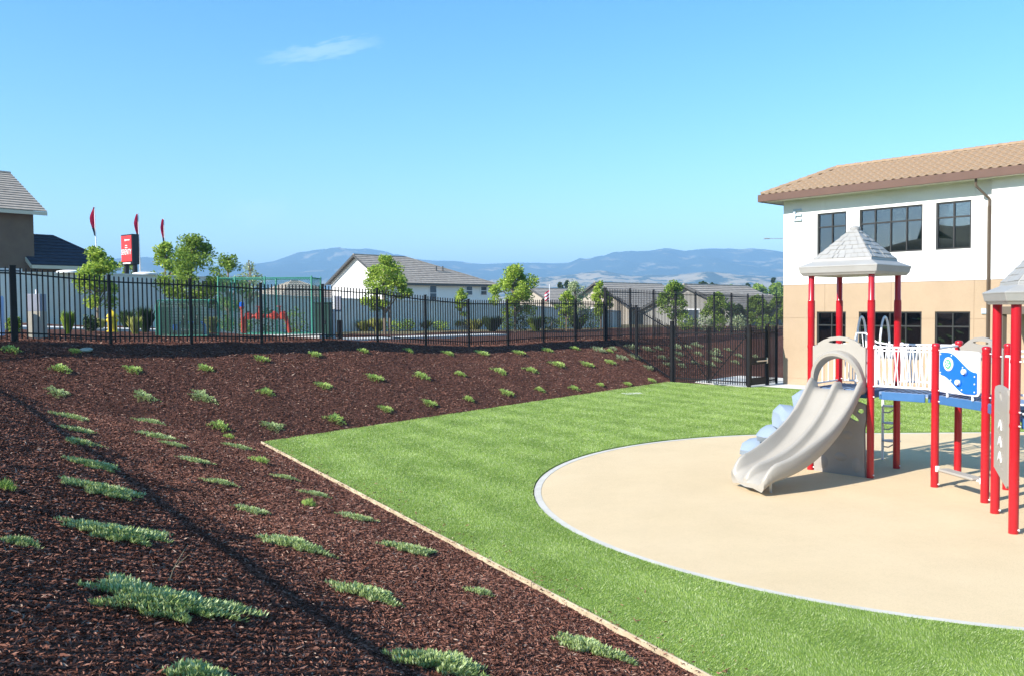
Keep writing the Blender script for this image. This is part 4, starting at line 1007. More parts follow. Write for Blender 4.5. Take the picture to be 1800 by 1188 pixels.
for f in (.34, .80):
    q = V3(x0_+(x1_-x0_)*f, yy, zc+.12); b_ = MB(); b_.lathe(q, [(.03, 0), (.03, .28)], 8); b_.tube([q+V3(.12*math.cos(t), .12*math.sin(t), .27) for t in [2*math.pi*i/12 for i in range(13)]], .016, 6); b_.build('valve_wheel', M_VRED, rb_, smooth=True)
MB().lathe(V3(x0_-.05, yy-.1, zb), [(.05, 0), (.05, 1.05), (.09, 1.06), (.09, 1.25), (.04, 1.30)], 10).build('indicator_post', M_VRED, rb_, smooth=True)
MB().lathe(V3(x0_-.05, yy-.1, zb+1.13), [(.095, 0), (.095, .16), (.04, .19)], 10).build('blue_cap', M_VBLUE, rb_, smooth=True)
# cabinets right of it
p = stand(566, 34.2); Y = p.y; k_ = Y/1500
gcb = thing('green_cabinet', p, 'dark green utility cabinet right of the chain-link enclosure', 'cabinet')
MB().box(at(553, 580, Y).x, at(580, 580, Y).x, Y, Y+.55, p.z-.05, hgt(566, 534, Y)).build('cabinet_body', M_GRN2, gcb, bevel=.015)
MB().box(at(552, 580, Y).x, at(581, 580, Y).x, Y-.02, Y+.57, hgt(566, 534, Y)+.001, hgt(566, 531.5, Y)).build('cabinet_lid', M_GRN2, gcb, bevel=.01)
MB().box(at(570, 580, Y).x, at(572, 580, Y).x, Y-.03, Y-.002, p.z+.6, p.z+.75).build('handle', M_GREY, gcb)
p = stand(590, 35.0); Y = p.y; wb = thing('white_meter_stand', p, 'white post with blue-grey meter box right of the green cabinet', 'utility box')
MB().box(at(585, 580, Y).x, at(589, 580, Y).x, Y, Y+.1, p.z, hgt(587, 520, Y)).build('stand_post', M_WHITE, wb, bevel=.006)
MB().box(at(588.5, 580, Y).x, at(599.5, 580, Y).x, Y+.02, Y+.3, hgt(590, 548, Y), hgt(590, 521, Y)).build('meter_box', M_BOX, wb, bevel=.01)
MB().box(at(592, 580, Y).x, at(600, 580, Y).x, Y+.05, Y+.32, p.z, hgt(590, 563, Y)).build('base_box', mat('rust_brown', (.10, .06, .045), .8), wb, bevel=.01)
# valve lid set in the mulch
p = gnd(152, 617); lid = thing('valve_box_lid', p, 'pale green round valve box lid lying in the mulch below the fence', 'lid')
nz_ = MB(); nz_.lathe(V3(0, 0, 0), [(.0, -.03), (.14, -.03), (.15, .01), (.13, .02), (.02, .025)], 20)
o = nz_.build('lid_disc', mat('lid_green', (.20, .27, .24), .6), None, smooth=True); o.parent = lid; o.location = (0, 0, .03); o.rotation_euler = (R(10), R(4), 0)
p = gnd(1112, 693.5); st_ = MB(); st_.quad_box(V3(p.x, p.y, .03), V3(.34, .12, 0), V3(-.07, .22, 0), V3(0, 0, .03)); tag(st_.build('concrete_box_cover', M_CONC, bevel=.01), 'flat concrete cover in the lawn edge near the gate', 'cover')
# dry stalk
p = gnd(296, 1022); sk = thing('dry_stalk', p, 'thin dry stalk standing behind the biggest groundcover clump', 'stalk')
st_ = MB(); st_.tube([p, p+V3(.05, .02, .12), p+V3(.13, .06, .26)], [.003, .0025, .0015], 4); st_.tube([p+V3(.01, 0, 0), p+V3(.05, -.03, .1), p+V3(.17, .0, .21), p+V3(.19, 0, .20)], [.003, .002, .001, .001], 4); st_.build('stem', mat('straw', (.42, .36, .24), .8), sk)

# ------------------------------------------------------------------ sign and flags
def text_mesh(txt, size, name):
    cu = bpy.data.curves.new(name, 'FONT'); cu.body = txt; cu.size = size; cu.align_x = 'CENTER'; cu.align_y = 'CENTER'; cu.extrude = .004
    o = bpy.data.objects.new('tmp', cu); COL.objects.link(o); bpy.context.view_layer.update()
    me = bpy.data.meshes.new_from_object(o.evaluated_get(bpy.context.evaluated_depsgraph_get())); me.name = name
    bpy.data.objects.remove(o); bpy.data.curves.remove(cu); return me
Y = 46; zb = tz(at(232, 500, Y).x, Y); zs0, zs1 = hgt(232, 474, Y), hgt(232, 413, Y)
cs = at(229, 440, Y); ang = R(-38); sx = V3(math.cos(ang), math.sin(ang), 0); sy = V3(-math.sin(ang), math.cos(ang), 0)   # sign width axis, depth axis
# the face looks to the left-front
sx, sy = V3(.80, -.60, 0), V3(.60, .80, 0)
sc = V3(cs.x, cs.y, 0); HWs = .56; Ds = .20
sg = thing('monument_sign', V3(sc.x, sc.y, zb), 'red and black monument sign reading SERENITY above the wall', 'sign')
zr0 = zs0+(zs1-zs0)*.22
MB().quad_box(sc+V3(0, 0, (zs0+.25+zs1)/2), sx*HWs, sy*Ds, V3(0, 0, (zs1-zs0-.25)/2)).build('sign_case', M_SBLK, sg, bevel=.02)
MB().quad_box(sc-sy*(Ds+.012)+V3(0, 0, (zr0+zs1-.07)/2), sx*(HWs-.05), sy*.01, V3(0, 0, (zs1-.07-zr0)/2)).build('red_face', M_SRED, sg)
for s in (-.72, .78): MB().quad_box(sc+sx*(HWs*s)+V3(0, 0, (zb+zs0+.3)/2), sx*.09, sy*.09, V3(0, 0, (zs0+.3-zb)/2)).build('leg', M_SBLK, sg)
Rm = Matrix((sx, V3(0, 0, 1), -sy)).transposed().to_euler()
hF = zs1-.07-zr0; wm = mat('sign_white', (.85, .83, .82), .5)
me = text_mesh('SERENITY', .235, 'serenity_lettering'); me.materials.append(wm)
inst('lettering', me, sg, sc-sy*(Ds+.026)+V3(0, 0, zr0+hF*.36), Rm, (1, 1.75, 1))
for (fx, fz, w_, h_) in ((-.10, .83, .05, .10), (.02, .83, .16, .055), (.22, .83, .13, .055), (.0, .62, .10, .04), (.0, .54, .12, .05)):
    MB().quad_box(sc+sx*fx-sy*(Ds+.028)+V3(0, 0, zr0+hF*fz), sx*w_, sy*.004, V3(0, 0, h_/2)).build('small_print', wm, sg)
for fx, w_ in ((-.30, .10), (-.06, .12), (.22, .14)): MB().quad_box(sc+sx*fx-sy*(Ds+.006)+V3(0, 0, zs0+.25+(zr0-zs0-.25)*.45), sx*w_, sy*.005, V3(0, 0, .035)).build('small_print', wm, sg)
def flag(px, ytop, ybot, Y, label, seed):
    p = at(px+3, 500, Y); zb = tz(p.x, p.y); zt = hgt(px, ytop, Y)
    r = thing('flag_on_pole', V3(p.x, p.y, zb), label, 'flag', 'flags by the sign'); lean = (at(px, 400, Y).x-at(px+3.5, 400, Y).x)
    T = V3(p.x+lean, p.y, zt)
    MB().tube([V3(p.x, p.y, zb), T], [.045, .025], 8).build('pole', M_WHITE, r, smooth=True)
    zf = hgt(px, ybot, Y); H_ = zt-zf; rn = random.Random(seed)
    for nm, f0, f1, m in (('red_cloth', 0, .74, M_FRED), ('black_cloth', .74, 1, M_FBLK)):
        b = MB(); nz2 = 10; nx2 = 8
        for i in range(nz2+1):
            f = f0+(f1-f0)*i/nz2; wd = .30*min(1, .25+f*2.2)*(1-.55*max(0, f-.55)/.45)
            for j in range(nx2+1):
                u = j/nx2; b.v.append(T+V3(-.03-u*wd*.72+.02+.12*f*.5, .10*math.sin(u*8+f*5+seed)*u-.02*u, -f*H_-.03*u))
        for i in range(nz2):
            for j in range(nx2): a = i*(nx2+1)+j; b.f.append((a, a+1, a+nx2+2, a+nx2+1))
        b.build(nm, m, r, smooth=True, fixn=False)
flag(170, 364, 414, 44, 'leftmost red feather flag, beside the dark navy roof', 1)
flag(246, 376, 423, 47, 'red feather flag standing right behind the sign', 2)
flag(291, 385, 429, 49, 'rightmost red feather flag, in front of the street tree', 3)
# far street lamp beside the school
p = at(1388, 480, 62); lm = thing('street_lamp', V3(p.x, p.y, 0), 'distant street lamp arm reaching out left of the school', 'street lamp')
zl = hgt(1348, 420, 62); b = MB(); b.tube([V3(p.x, p.y, -1), V3(p.x, p.y, zl-.3), V3(p.x-.2, p.y, zl), V3(at(1352, 420, 62).x, p.y, zl)], [.09, .06, .022, .018], 8); b.build('mast', M_BOX, lm, smooth=True)
MB().quad_box(V3(at(1348, 420, 62).x, p.y, zl), V3(.20, 0, 0), V3(0, .10, 0), V3(0, 0, .035)).build('lamp_head', M_BOX, lm, bevel=.02)
p = at(966, 520, 80); fl = thing('porch_flag', V3(p.x, p.y, tz(p.x, p.y)), 'small striped flag on a pole between the far houses', 'flag')
b = MB(); b.tube([V3(p.x, p.y, tz(p.x, p.y)), V3(p.x, p.y, hgt(966, 500, 80))], .03, 6); b.build('pole', M_WHITE, fl)
zf = hgt(966, 510, 80)
for k in range(5):
    b = MB(); n_ = 6
    for i in range(n_+1):
        u = i/n_
        for zz in (zf-.16*k, zf-.16*(k+1)): b.v.append(V3(p.x-u*.45, p.y+.12*math.sin(u*7), zz-.3*u))
    for i in range(n_): b.f.append((2*i, 2*i+1, 2*i+3, 2*i+2))
    b.build('stripe', (M_FRED, M_WHITE)[k % 2], fl, fixn=False)

# ------------------------------------------------------------------ vegetation
def leaf_quads(C, size, rg, upbias=.3, asp=.55):
    n = len(C); d = rg.normal(size=(n, 3)); d[:, 2] = d[:, 2]*.7+upbias; d /= np.linalg.norm(d, axis=1)[:, None]
    r = rg.normal(size=(n, 3)); x = np.cross(d, r); x /= np.linalg.norm(x, axis=1)[:, None]+1e-9
    s = size*rg.uniform(.6, 1.3, n)[:, None]
    n_ = np.cross(d, x)
    V = np.stack([C-d*s*.5, C+x*s*asp*.5+n_*s*.06, C+d*s*.5, C-x*s*asp*.5+n_*s*.06], 1).reshape(-1, 3)
    F = np.arange(4*n).reshape(n, 4); return V, F
def tree(label, base, H, cw, ch0, seed, m, leaves=2600, size=.13, cat='tree', group=None, name='street_tree', lean=0.0, gap=.0, twin=False, shape=1.0):
    rg = np.random.default_rng(seed); rnd = random.Random(seed)
    r = thing(name, base, label, cat, group); tr = MB(); top = base+V3(lean, 0, H*.80); Z = V3(0, 0, 1)
    tr.tube([base-Z*.2, base+V3(lean*.2, 0, H*.3), base+V3(lean*.6, 0, H*.6), top], [.035*H*.55, .028*H*.5, .018*H*.5, .004*H], 8)
    if twin: tr.tube([base+V3(.25, 0, -.2), base+V3(.3, .05, H*.3), base+V3(.5, 0, H*.65)], [.03*H*.5, .024*H*.5, .006*H], 8)
    ncl = 42; cl = []
    for i in range(ncl):
        f = rnd.random()**.8; z = ch0+(H-ch0)*f; rad = cw/2*(math.sin(math.pi*min(1, max(.05, (f*.82+.16))))**.8)*shape
        a = rnd.uniform(0, 2*math.pi); q = rad*math.sqrt(rnd.uniform(.08, 1)); c = V3(lean*z/H+q*math.cos(a), q*math.sin(a)*.9, z*.97)
        cl.append((c, rnd.uniform(.07, .155)*cw+.05))
        if i % 2 == 0:
            z0 = max(.25*H, z-.35*q-.25*rnd.random()*H); s0 = base+V3(lean*z0/H, 0, z0)
            tr.tube([s0, (s0+base+c)/2+V3(0, 0, .08*H), base+c], [.010*H, .007*H, .002*H], 5)
    tr.build('trunk', M_BARK, r, smooth=True)
    C = []; per = int(leaves*2.6)//ncl
    for c, cr_ in cl:
        d = rg.normal(size=(per, 3)); d /= np.linalg.norm(d, axis=1)[:, None]; rad = cr_*rg.uniform(.25, 1.15, per)**.6
        C.append(np.array(base+c)+d*rad[:, None]*np.array([1, 1, .85]))
    V, F = leaf_quads(np.concatenate(C), size, rg, .2)
    np_obj('crown', V, F, m, r); return r
def ptree(px, pbase, ptop, Y, wpx, label, seed, m, leaves=2600, size=.13, cb=.40, **k):
    g = at(px, pbase, Y); zb = tz(g.x, g.y); H = hgt(px, ptop, Y)-zb
    return tree(label, V3(g.x, g.y, zb), H, wpx*1.06*Y/1500, H*cb*.88, seed, m, leaves, size, **k)
ST = 'street trees beyond the fence'
ptree(172, 560, 437, 37, 82, 'young lime-green tree in front of the navy roof, by the leftmost flag', 3, M_LEAF1, 1700, .15, .30, group=ST, shape=.8)
ptree(292, 560, 428, 44, 62, 'lime-green tree right of the sign, behind the rightmost flag', 4, M_LEAF1, 1500, .15, .4, group=ST)
ptree(338, 570, 418, 38, 112, 'largest leafy green tree behind the green valve cage', 5, M_LEAF2, 4200, .12, .30, group=ST)
ptree(402, 560, 445, 42, 66, 'sparse green tree with bare twigs at the chain-link corner', 6, M_LEAF2, 1100, .13, .34, group=ST)
ptree(440, 560, 462, 46, 46, 'thin small tree above the chain-link enclosure', 7, M_LEAF4, 450, .13, .5, group=ST)
ptree(225, 540, 452, 50, 40, 'small pale shrub-like tree below the red sign', 8, M_LEAF1, 450, .15, .5, group=ST)
ptree(676, 582, 452, 46, 82, 'twin-trunked lime tree in front of the white house', 9, M_LEAF1, 3600, .13, .36, group=ST, twin=True)
ptree(812, 580, 507, 48, 24, 'small narrow young tree at the end of the white house', 10, M_LEAF1, 600, .12, .45, group=ST)
ptree(905, 582, 470, 52, 78, 'bushy lime-green tree right of the white house', 11, M_LEAF1, 3800, .14, .34, group=ST)
ptree(1012, 580, 497, 58, 50, 'pale thin tree before the cream house', 12, M_LEAF4, 900, .15, .4, group=ST)
ptree(996, 580, 512, 56, 34, 'small yellow-green tree left of the pale thin tree', 13, M_LEAF1, 900, .14, .4, group=ST)
ptree(1056, 585, 494, 55, 34, 'lime-green tree at the corner post of the tall fence', 14, M_LEAF1, 1300, .14, .36, group=ST)
ptree(1184, 590, 497, 62, 56, 'green tree seen through the tall fence left of the grey gable', 15, M_LEAF2, 1800, .16, .3, group=ST)
ptree(1262, 590, 517, 66, 52, 'broad olive-green tree right of the grey gable behind the tall fence', 16, M_LEAF2, 2000, .17, .25, group=ST)
ptree(1298, 590, 538, 64, 30, 'low green bush tree between the two olive trees', 22, M_LEAF3, 900, .16, .2, group=ST)
ptree(1330, 590, 520, 66, 42, 'tall green tree behind the tall fence near the pedestrian gate', 17, M_LEAF2, 1900, .17, .22, group=ST)
ptree(1368, 590, 522, 66, 40, 'green tree partly hidden by the school corner', 18, M_LEAF2, 1500, .17, .22, group=ST)
ptree(985, 530, 496, 170, 20, 'dark conifer-like tree far behind the roofs, left one of two', 19, M_LEAF3, 700, .5, .15)
ptree(998, 530, 493, 172, 22, 'dark tree far behind the roofs, right one of two', 20, M_LEAF3, 800, .5, .15)
for i, (x, yt, w_, Y, m) in enumerate([(1160, 505, 40, 190, M_LEAF3), (1235, 490, 24, 200, M_LEAF3), (1252, 499, 44, 190, M_LEAF3), (1285, 503, 40, 230, M_LEAF2), (1312, 498, 26, 240, M_LEAF3), (1332, 497, 40, 220, M_LEAF2), (1360, 488, 14, 250, M_LEAF3), (1366, 497, 36, 220, M_LEAF2), (1395, 495, 40, 220, M_LEAF2), (945, 512, 30, 180, M_LEAF3)]):
    ptree(x, 540, yt, Y, w_, ORD[i]+' from the left of the distant trees above the tall fence' if x > 1000 else 'distant dark tree behind the tan roof', 40+i, m, 900, .75, .1, name='distant_tree', group='distant valley trees')
def shrub(name, label, p, wd, H, seed, m, n=420, size=.09, cat='shrub', group=None, upright=False):
    rg = np.random.default_rng(seed); r = thing(name, p, label, cat, group)
    st = MB()
    for i in range(5):
        a = i*1.26; st.tube([p-V3(0, 0, .05), p+V3(.2*wd*math.cos(a), .2*wd*math.sin(a), H*.6)], [.012, .005], 4)
    st.build('stems', M_BARK, r)
    if upright:
        a = rg.uniform(0, 2*np.pi, n); rr = np.sqrt(rg.random(n))*.18*wd; base = np.stack([p.x+rr*np.cos(a), p.y+rr*np.sin(a), np.full(n, p.z)], 1)
        out = rg.uniform(.1, .5, n)*wd; tip = base+np.stack([out*np.cos(a), out*np.sin(a), H*rg.uniform(.6, 1.05, n)], 1); md = base*.45+tip*.55+np.array([0, 0, .12*H])
        tv = np.stack([-np.sin(a), np.cos(a), 0*a], 1)*size*.12
        V = np.stack([base-tv, base+tv, md+tv*.8, tip, md-tv*.8], 1).reshape(-1, 3); np_obj('blades', V, np.arange(5*n).reshape(n, 5), m, r)
    else:
        d = rg.normal(size=(n, 3)); d /= np.linalg.norm(d, axis=1)[:, None]; q = rg.uniform(.3, 1, n)**.5
        lump = 1+.25*np.sin(d[:, 0]*6+seed)*np.cos(d[:, 1]*5)
        C = np.array(p)+np.array([0, 0, H*.5])+d*(q*lump)[:, None]*np.array([wd/2, wd/2, H*.5]); V, F = leaf_quads(C, size, rg, .3); np_obj('foliage', V, F, m, r)
    return r
SH = 'shrubs at the foot of the walls'
for i, (x, yb, w_, yt, m, up_) in enumerate([(25, 588, 24, 555, M_LEAF2, 0), (120, 587, 22, 546, M_LEAF2, 1), (160, 585, 26, 553, M_LEAF3, 0), (176, 580, 20, 560, M_DRYG, 1), (224, 579, 26, 545, M_LEAF3, 1), (238, 587, 24, 556, M_DRYG, 1), (256, 584, 30, 538, M_LEAF3, 1), (373, 585, 24, 556, M_DRYG, 1), (400, 578, 26, 552, M_LEAF2, 0), (432, 578, 26, 556, M_LEAF2, 0), (468, 578, 44, 536, M_LEAF3, 0), (520, 578, 40, 540, M_LEAF2, 0),
        (610, 582, 26, 556, M_DRYG, 1), (640, 583, 30, 562, M_DRYG, 1), (664, 583, 28, 558, M_DRYG, 1), (694, 583, 32, 563, M_LEAF1, 0), (718, 582, 26, 560, M_LEAF2, 0), (745, 581, 34, 562, M_DRYG, 1), (775, 581, 30, 563, M_LEAF1, 0), (800, 580, 30, 562, M_DRYG, 1), (835, 580, 36, 560, M_DRYG, 1)]):
    g = gnd(x, yb) if not 380 < x < 600 else stand(x, 37.5); k_ = g.y/1500
    shrub('ornamental_grass' if up_ else 'shrub', ORD[i]+' plant from the left along the walls, '+('tufted and upright' if up_ else 'low and rounded'), g, w_*k_, max(.25, hgt(x, yt, g.y)-g.z), 60+i, m, 260 if up_ else 380, .11 if not up_ else .25, 'grass' if up_ else 'shrub', SH, bool(up_))
for i, (x, yb, w_, yt) in enumerate([(866, 583, 34, 555), (892, 582, 28, 552), (915, 584, 34, 555), (942, 582, 30, 555), (968, 581, 34, 556), (992, 580, 30, 554), (1016, 580, 32, 550), (1040, 581, 42, 548)]):
    g = gnd(x, yb); k_ = g.y/1500
    shrub('dark_shrub', ORD[i]+' dark bush from the left on the bark strip behind the fence corner', g, w_*k_, max(.3, hgt(x, yt, g.y)-g.z), 90+i, (M_LEAF3, M_LEAF2)[i % 2], 420, .13, 'shrub', 'dark bushes on the bark strip', i % 3 == 0)
for i, (x, yb, w_, yt) in enumerate([(1206, 575, 34, 556), (1236, 574, 40, 548), (1262, 574, 30, 552), (1298, 572, 34, 548), (1345, 572, 36, 550)]):
    p = at(x, yb, 58); shrub('hillside_shrub', ORD[i]+' grey-green shrub from the left behind the tall fence', V3(p.x, p.y, tz(p.x, p.y)), w_*58/1500, 1.1, 110+i, M_LEAF4 if i % 2 else M_LEAF2, 500, .15, 'shrub', 'shrubs behind the tall fence')

# groundcover clumps on the mulch
def clump_np(rad, seed, n, leaf=.05, hgt_=.09, round_=.75, arms=0):
    rg = np.random.default_rng(seed); a = rg.uniform(0, 2*np.pi, n); q = np.sqrt(rg.random(n))
    lob = .70+.20*np.sin(a*3+seed)+.16*np.sin(a*7+seed*2.1)+.14*np.sin(a*13+seed*.7)
    x = q*np.cos(a)*rad*lob; y = q*np.sin(a)*rad*lob*round_
    h = hgt_*(1-q**2*.75)*rg.uniform(.25, 1, n)
    # leaves lean outward and upward
    tilt = rg.uniform(.35, .98, n); az = a+rg.normal(0, .8, n); L = leaf*rg.uniform(.55, 1.35, n)
    d = np.stack([np.cos(az)*tilt, np.sin(az)*tilt, np.sqrt(1-tilt**2)], 1); b = np.stack([x, y, h], 1)
    s = np.stack([-np.sin(az), np.cos(az), rg.uniform(-.3, .3, n)], 1); wv = (L*rg.uniform(.10, .20, n))[:, None]
    V = np.stack([b, b+d*L[:, None]*.5+s*wv, b+d*L[:, None], b+d*L[:, None]*.5-s*wv], 1).reshape(-1, 3)
    return V, np.arange(4*n).reshape(n, 4)
def npm(name, V, F, m):
    o = np_obj(name, V, F, m); me = o.data; bpy.data.objects.remove(o); return me
far_var = [npm('groundcover', *clump_np(.5, 200+i, 380, .10, .15, .85), M_GCOV2) for i in range(6)]
mid_var = [npm('groundcover', *clump_np(.5, 230+i, 1000, .055, .075, .75), M_GCOV) for i in range(4)]
pale_var = [npm('groundcover', *clump_np(.5, 250+i, 260, .12, .22, .9), M_LEAF4) for i in range(3)]
def ground_frame(x, y):
    e = .3; gx_ = float(terrain(x+e, y)-terrain(x-e, y))/(2*e); gy_ = float(terrain(x, y+e)-terrain(x, y-e))/(2*e)
    n = V3(-gx_, -gy_, 1).normalized(); t = V3(1, 0, gx_).normalized(); b = n.cross(t); return Matrix((t, b, n)).transposed()
def plant(px, py, wpx, label, group, seed):
    g = gnd(px, py+wpx*.05); zz = float(tzn(g.x, g.y)); wd = wpx*g.y/1500; Rm = ground_frame(g.x, g.y)
    rnd = random.Random(seed)
    if wpx >= 95:
        n = int(4600*(wd/1.0)**2)+900; V, F = clump_np(wd*.60, seed, n, .040, .050, .66)
        me = npm('groundcover', V, F, M_GCOV); sc_ = 1
    elif wpx >= 44: me = mid_var[seed % 4]; sc_ = wd*1.12
    else: me = far_var[seed % 6]; sc_ = wd*1.12
    o = bpy.data.objects.new('groundcover_plant', me); COL.objects.link(o)
    o.matrix_world = Matrix.Translation((g.x, g.y, zz+.005)) @ (Rm @ Matrix.Rotation(rnd.uniform(-.5, .5), 3, 'Z')).to_4x4() @ Matrix.Diagonal((sc_, sc_, max(.6, min(sc_, 1.0)), 1))
    tag(o, label, 'groundcover', group)
rows = {
 ('small green groundcover', 'from the left in the topmost row under the far fence'): [(131, 617, 20), (459, 631, 30), (553, 622, 26), (638, 618, 22), (718, 617, 20), (787, 623, 24), (847, 622, 28), (912, 622, 26), (961, 615, 24), (1010, 613, 20), (1071, 617, 16)],
 ('green groundcover', 'from the left in the middle row of the far bank'): [(466, 689, 32), (568, 678, 32), (658, 665, 34), (740, 663, 34), (808, 657, 24), (877, 655, 32), (932, 650, 30), (979, 642, 32), (1031, 640, 28), (1072, 637, 24)],
 ('green groundcover', 'from the left in the lowest row above the far lawn edge'): [(384, 749, 40), (479, 750, 46), (587, 738, 40), (677, 720, 28), (754, 711, 30), (823, 703, 22), (890, 693, 30), (948, 686, 22), (1008, 683, 24), (1055, 678, 16), (1103, 676, 18), (1145, 670, 18)],
 ('green groundcover', 'from the left on the upper left bank by the fence shadow'): [(18, 615, 36), (105, 647, 38), (232, 648, 36), (360, 645, 32)],
 ('spreading groundcover', 'from the left in the left bank row beside the curved shadow'): [(100, 688, 46), (253, 695, 50), (355, 695, 56)],
 ('spreading green groundcover', 'from the top in the column left of the diagonal shadow'): [(123, 731, 70), (136, 757, 68), (143, 782, 76), (165, 822, 100), (180, 866, 145), (207, 930, 180), (290, 1045, 290), (355, 1184, 140)],
 ('spreading green groundcover', 'from the top in the column right of the diagonal shadow'): [(264, 738, 58), (276, 766, 78), (305, 785, 50), (340, 812, 66), (386, 850, 64), (440, 895, 76), (515, 957, 130), (645, 1040, 132), (775, 1165, 180)],
 ('green groundcover', 'from the top in the column nearest the timber edging'): [(402, 769, 20), (418, 785, 58), (455, 812, 40), (500, 838, 50), (553, 868, 62), (541, 890, 28), (625, 909, 75), (718, 963, 100), (842, 1038, 58), (1038, 1138, 145)],
 ('green groundcover', 'from the top cut off by the left picture edge'): [(8, 870, 36), (32, 950, 78)],
}
sd_ = 300
for (a, b), lst in rows.items():
    for i, (x, y, w_) in enumerate(lst):
        plant(x, y, w_, '%s, %s %s' % (a, ORD[i], b), 'groundcover plants on the mulch', sd_); sd_ += 1
rnd = random.Random(5); k = 0
for row, (yb, n_) in enumerate(((3.2, 8), (2.1, 9), (1.0, 9))):                # pale plants on the bank behind the gate, by distance from its foot
    for i in range(n_):
        al = 19.3+i*1.25+rnd.uniform(-.3, .3)+row*.5; q = C0+E2*al+N2*(yb+rnd.uniform(-.3, .3)); zz = float(tzn(q[0], q[1]))
        o = bpy.data.objects.new('groundcover_plant', pale_var[k % 3]); COL.objects.link(o); k += 1; s_ = rnd.uniform(.55, .85)
        o.matrix_world = Matrix.Translation((q[0], q[1], zz)) @ (ground_frame(q[0], q[1]) @ Matrix.Rotation(rnd.uniform(0, 6), 3, 'Z')).to_4x4() @ Matrix.Diagonal((s_, s_, s_, 1))
        tag(o, 'pale sage clump behind the gate, %s from the left in the %s row' % (ORD[i], ('upper', 'middle', 'lower')[row]), 'groundcover', 'pale plants behind the gate')

# ------------------------------------------------------------------ mulch chips and lawn blades
def inview(x, y, z, mx_=.06):
    p = np.stack([x, y, z-CAMZ], 1); f = p @ np.array(fwd); u = p @ np.array(right)/f; v = p @ np.array(up)/f
    return (f > .5) & (np.abs(u) < .6+mx_) & (v > -.396-mx_) & (v < .5)
def scatter(n, xr, yr, rg, dens):                                  # rejection by distance-dependent density
    x = rg.uniform(*xr, n); y = rg.uniform(*yr, n); return x, y
rg = np.random.default_rng(77)
cand = 6400000
X = rg.uniform(-15, 9, cand); Y = 3+ (46-3)*rg.random(cand)**1.0
dist = np.hypot(X, Y); keep = rg.random(cand) < np.clip((9.5/dist)**1.35, .16, 1.0)*.66
X = X[keep]; Y = Y[keep]
d1 = (X-C0[0])*N1[0]+(Y-C0[1])*N1[1]; d2 = (X-C0[0])*N2[0]+(Y-C0[1])*N2[1]; oo = (X-P0[0])*FV[0]+(Y-P0[1])*FV[1]
spill = (rg.random(len(X)) < .05*np.exp(np.minimum(d1, 0)/.22)) & (d1 > -.9) & (d2 < 0)
ok = ((d1 > .06) | (d2 > .05) | ((d1 > .0) & (rg.random(len(X)) < .18)) | spill) & (oo < 3.0)
X, Y = X[ok], Y[ok]; Z = tzn(X, Y); Z = np.where((X-C0[0])*N1[0]+(Y-C0[1])*N1[1] < .06, np.where((X-C0[0])*N2[0]+(Y-C0[1])*N2[1] < .05, LAWN_Z+.012, Z), Z); v_ = inview(X, Y, Z); X, Y, Z = X[v_], Y[v_], Z[v_]
n = len(X); dist = np.hypot(X, Y)
L = rg.uniform(.009, .036, n)*np.clip((dist/9)**.45, .75, 1.6)*(1+1.0*(rg.random(n) < .05)); Wd = L*rg.uniform(.04, .12, n)+.0018
az = rg.uniform(0, 2*np.pi, n); el = rg.normal(.05, .30, n); d = np.stack([np.cos(az)*np.cos(el), np.sin(az)*np.cos(el), np.sin(el)], 1)
s = np.stack([-np.sin(az), np.cos(az), rg.normal(0, .4, n)], 1); c = np.stack([X, Y, Z+rg.uniform(.0, .018, n)], 1)
Vc = np.stack([c-d*L[:, None], c+s*Wd[:, None]-np.array([0, 0, .003]), c+d*L[:, None], c-s*Wd[:, None]+np.array([0, 0, .004])], 1).reshape(-1, 3)
i4 = np.arange(n)*4
Fc = np.concatenate([np.stack([i4, i4+1, i4+3], 1), np.stack([i4+1, i4+2, i4+3], 1)])
print('chips', n)
tag(np_obj('mulch_chips', Vc, Fc, M_CHIP), 'shredded reddish-brown bark mulch covering the slopes', 'mulch', kind='stuff')
# lawn blades
cand = 8500000
X = rg.uniform(-6, 18, cand); Y = 5+31*rg.random(cand)
dist = np.hypot(X, Y); keep = rg.random(cand) < np.clip((10.5/dist)**1.6, .14, 1.0)*.95
X = X[keep]; Y = Y[keep]
d1 = (X-C0[0])*N1[0]+(Y-C0[1])*N1[1]; d2 = (X-C0[0])*N2[0]+(Y-C0[1])*N2[1]
bs = (X-BC.x)*BN.x+(Y-BC.y)*BN.y
gd = (X-6.62)*(-dG.y)+(Y-35.1)*dG.x
ok = (d1 < -.02) & (d2 < .02) & (bs > 1.58) & ((X-6.62)*dG.y*-1+(Y-35.1)*dG.x < -.06)
rin = np.where(X < PC[0], np.hypot((X-PC[0])/1.02, Y-PC[1]), np.abs(Y-PC[1])); ok &= rin > PR+.135
X, Y = X[ok], Y[ok]; Z = np.full(len(X), LAWN_Z); v_ = inview(X, Y, Z); X, Y, Z = X[v_], Y[v_], Z[v_]
n = len(X); dist = np.hypot(X, Y); print('blades', n)
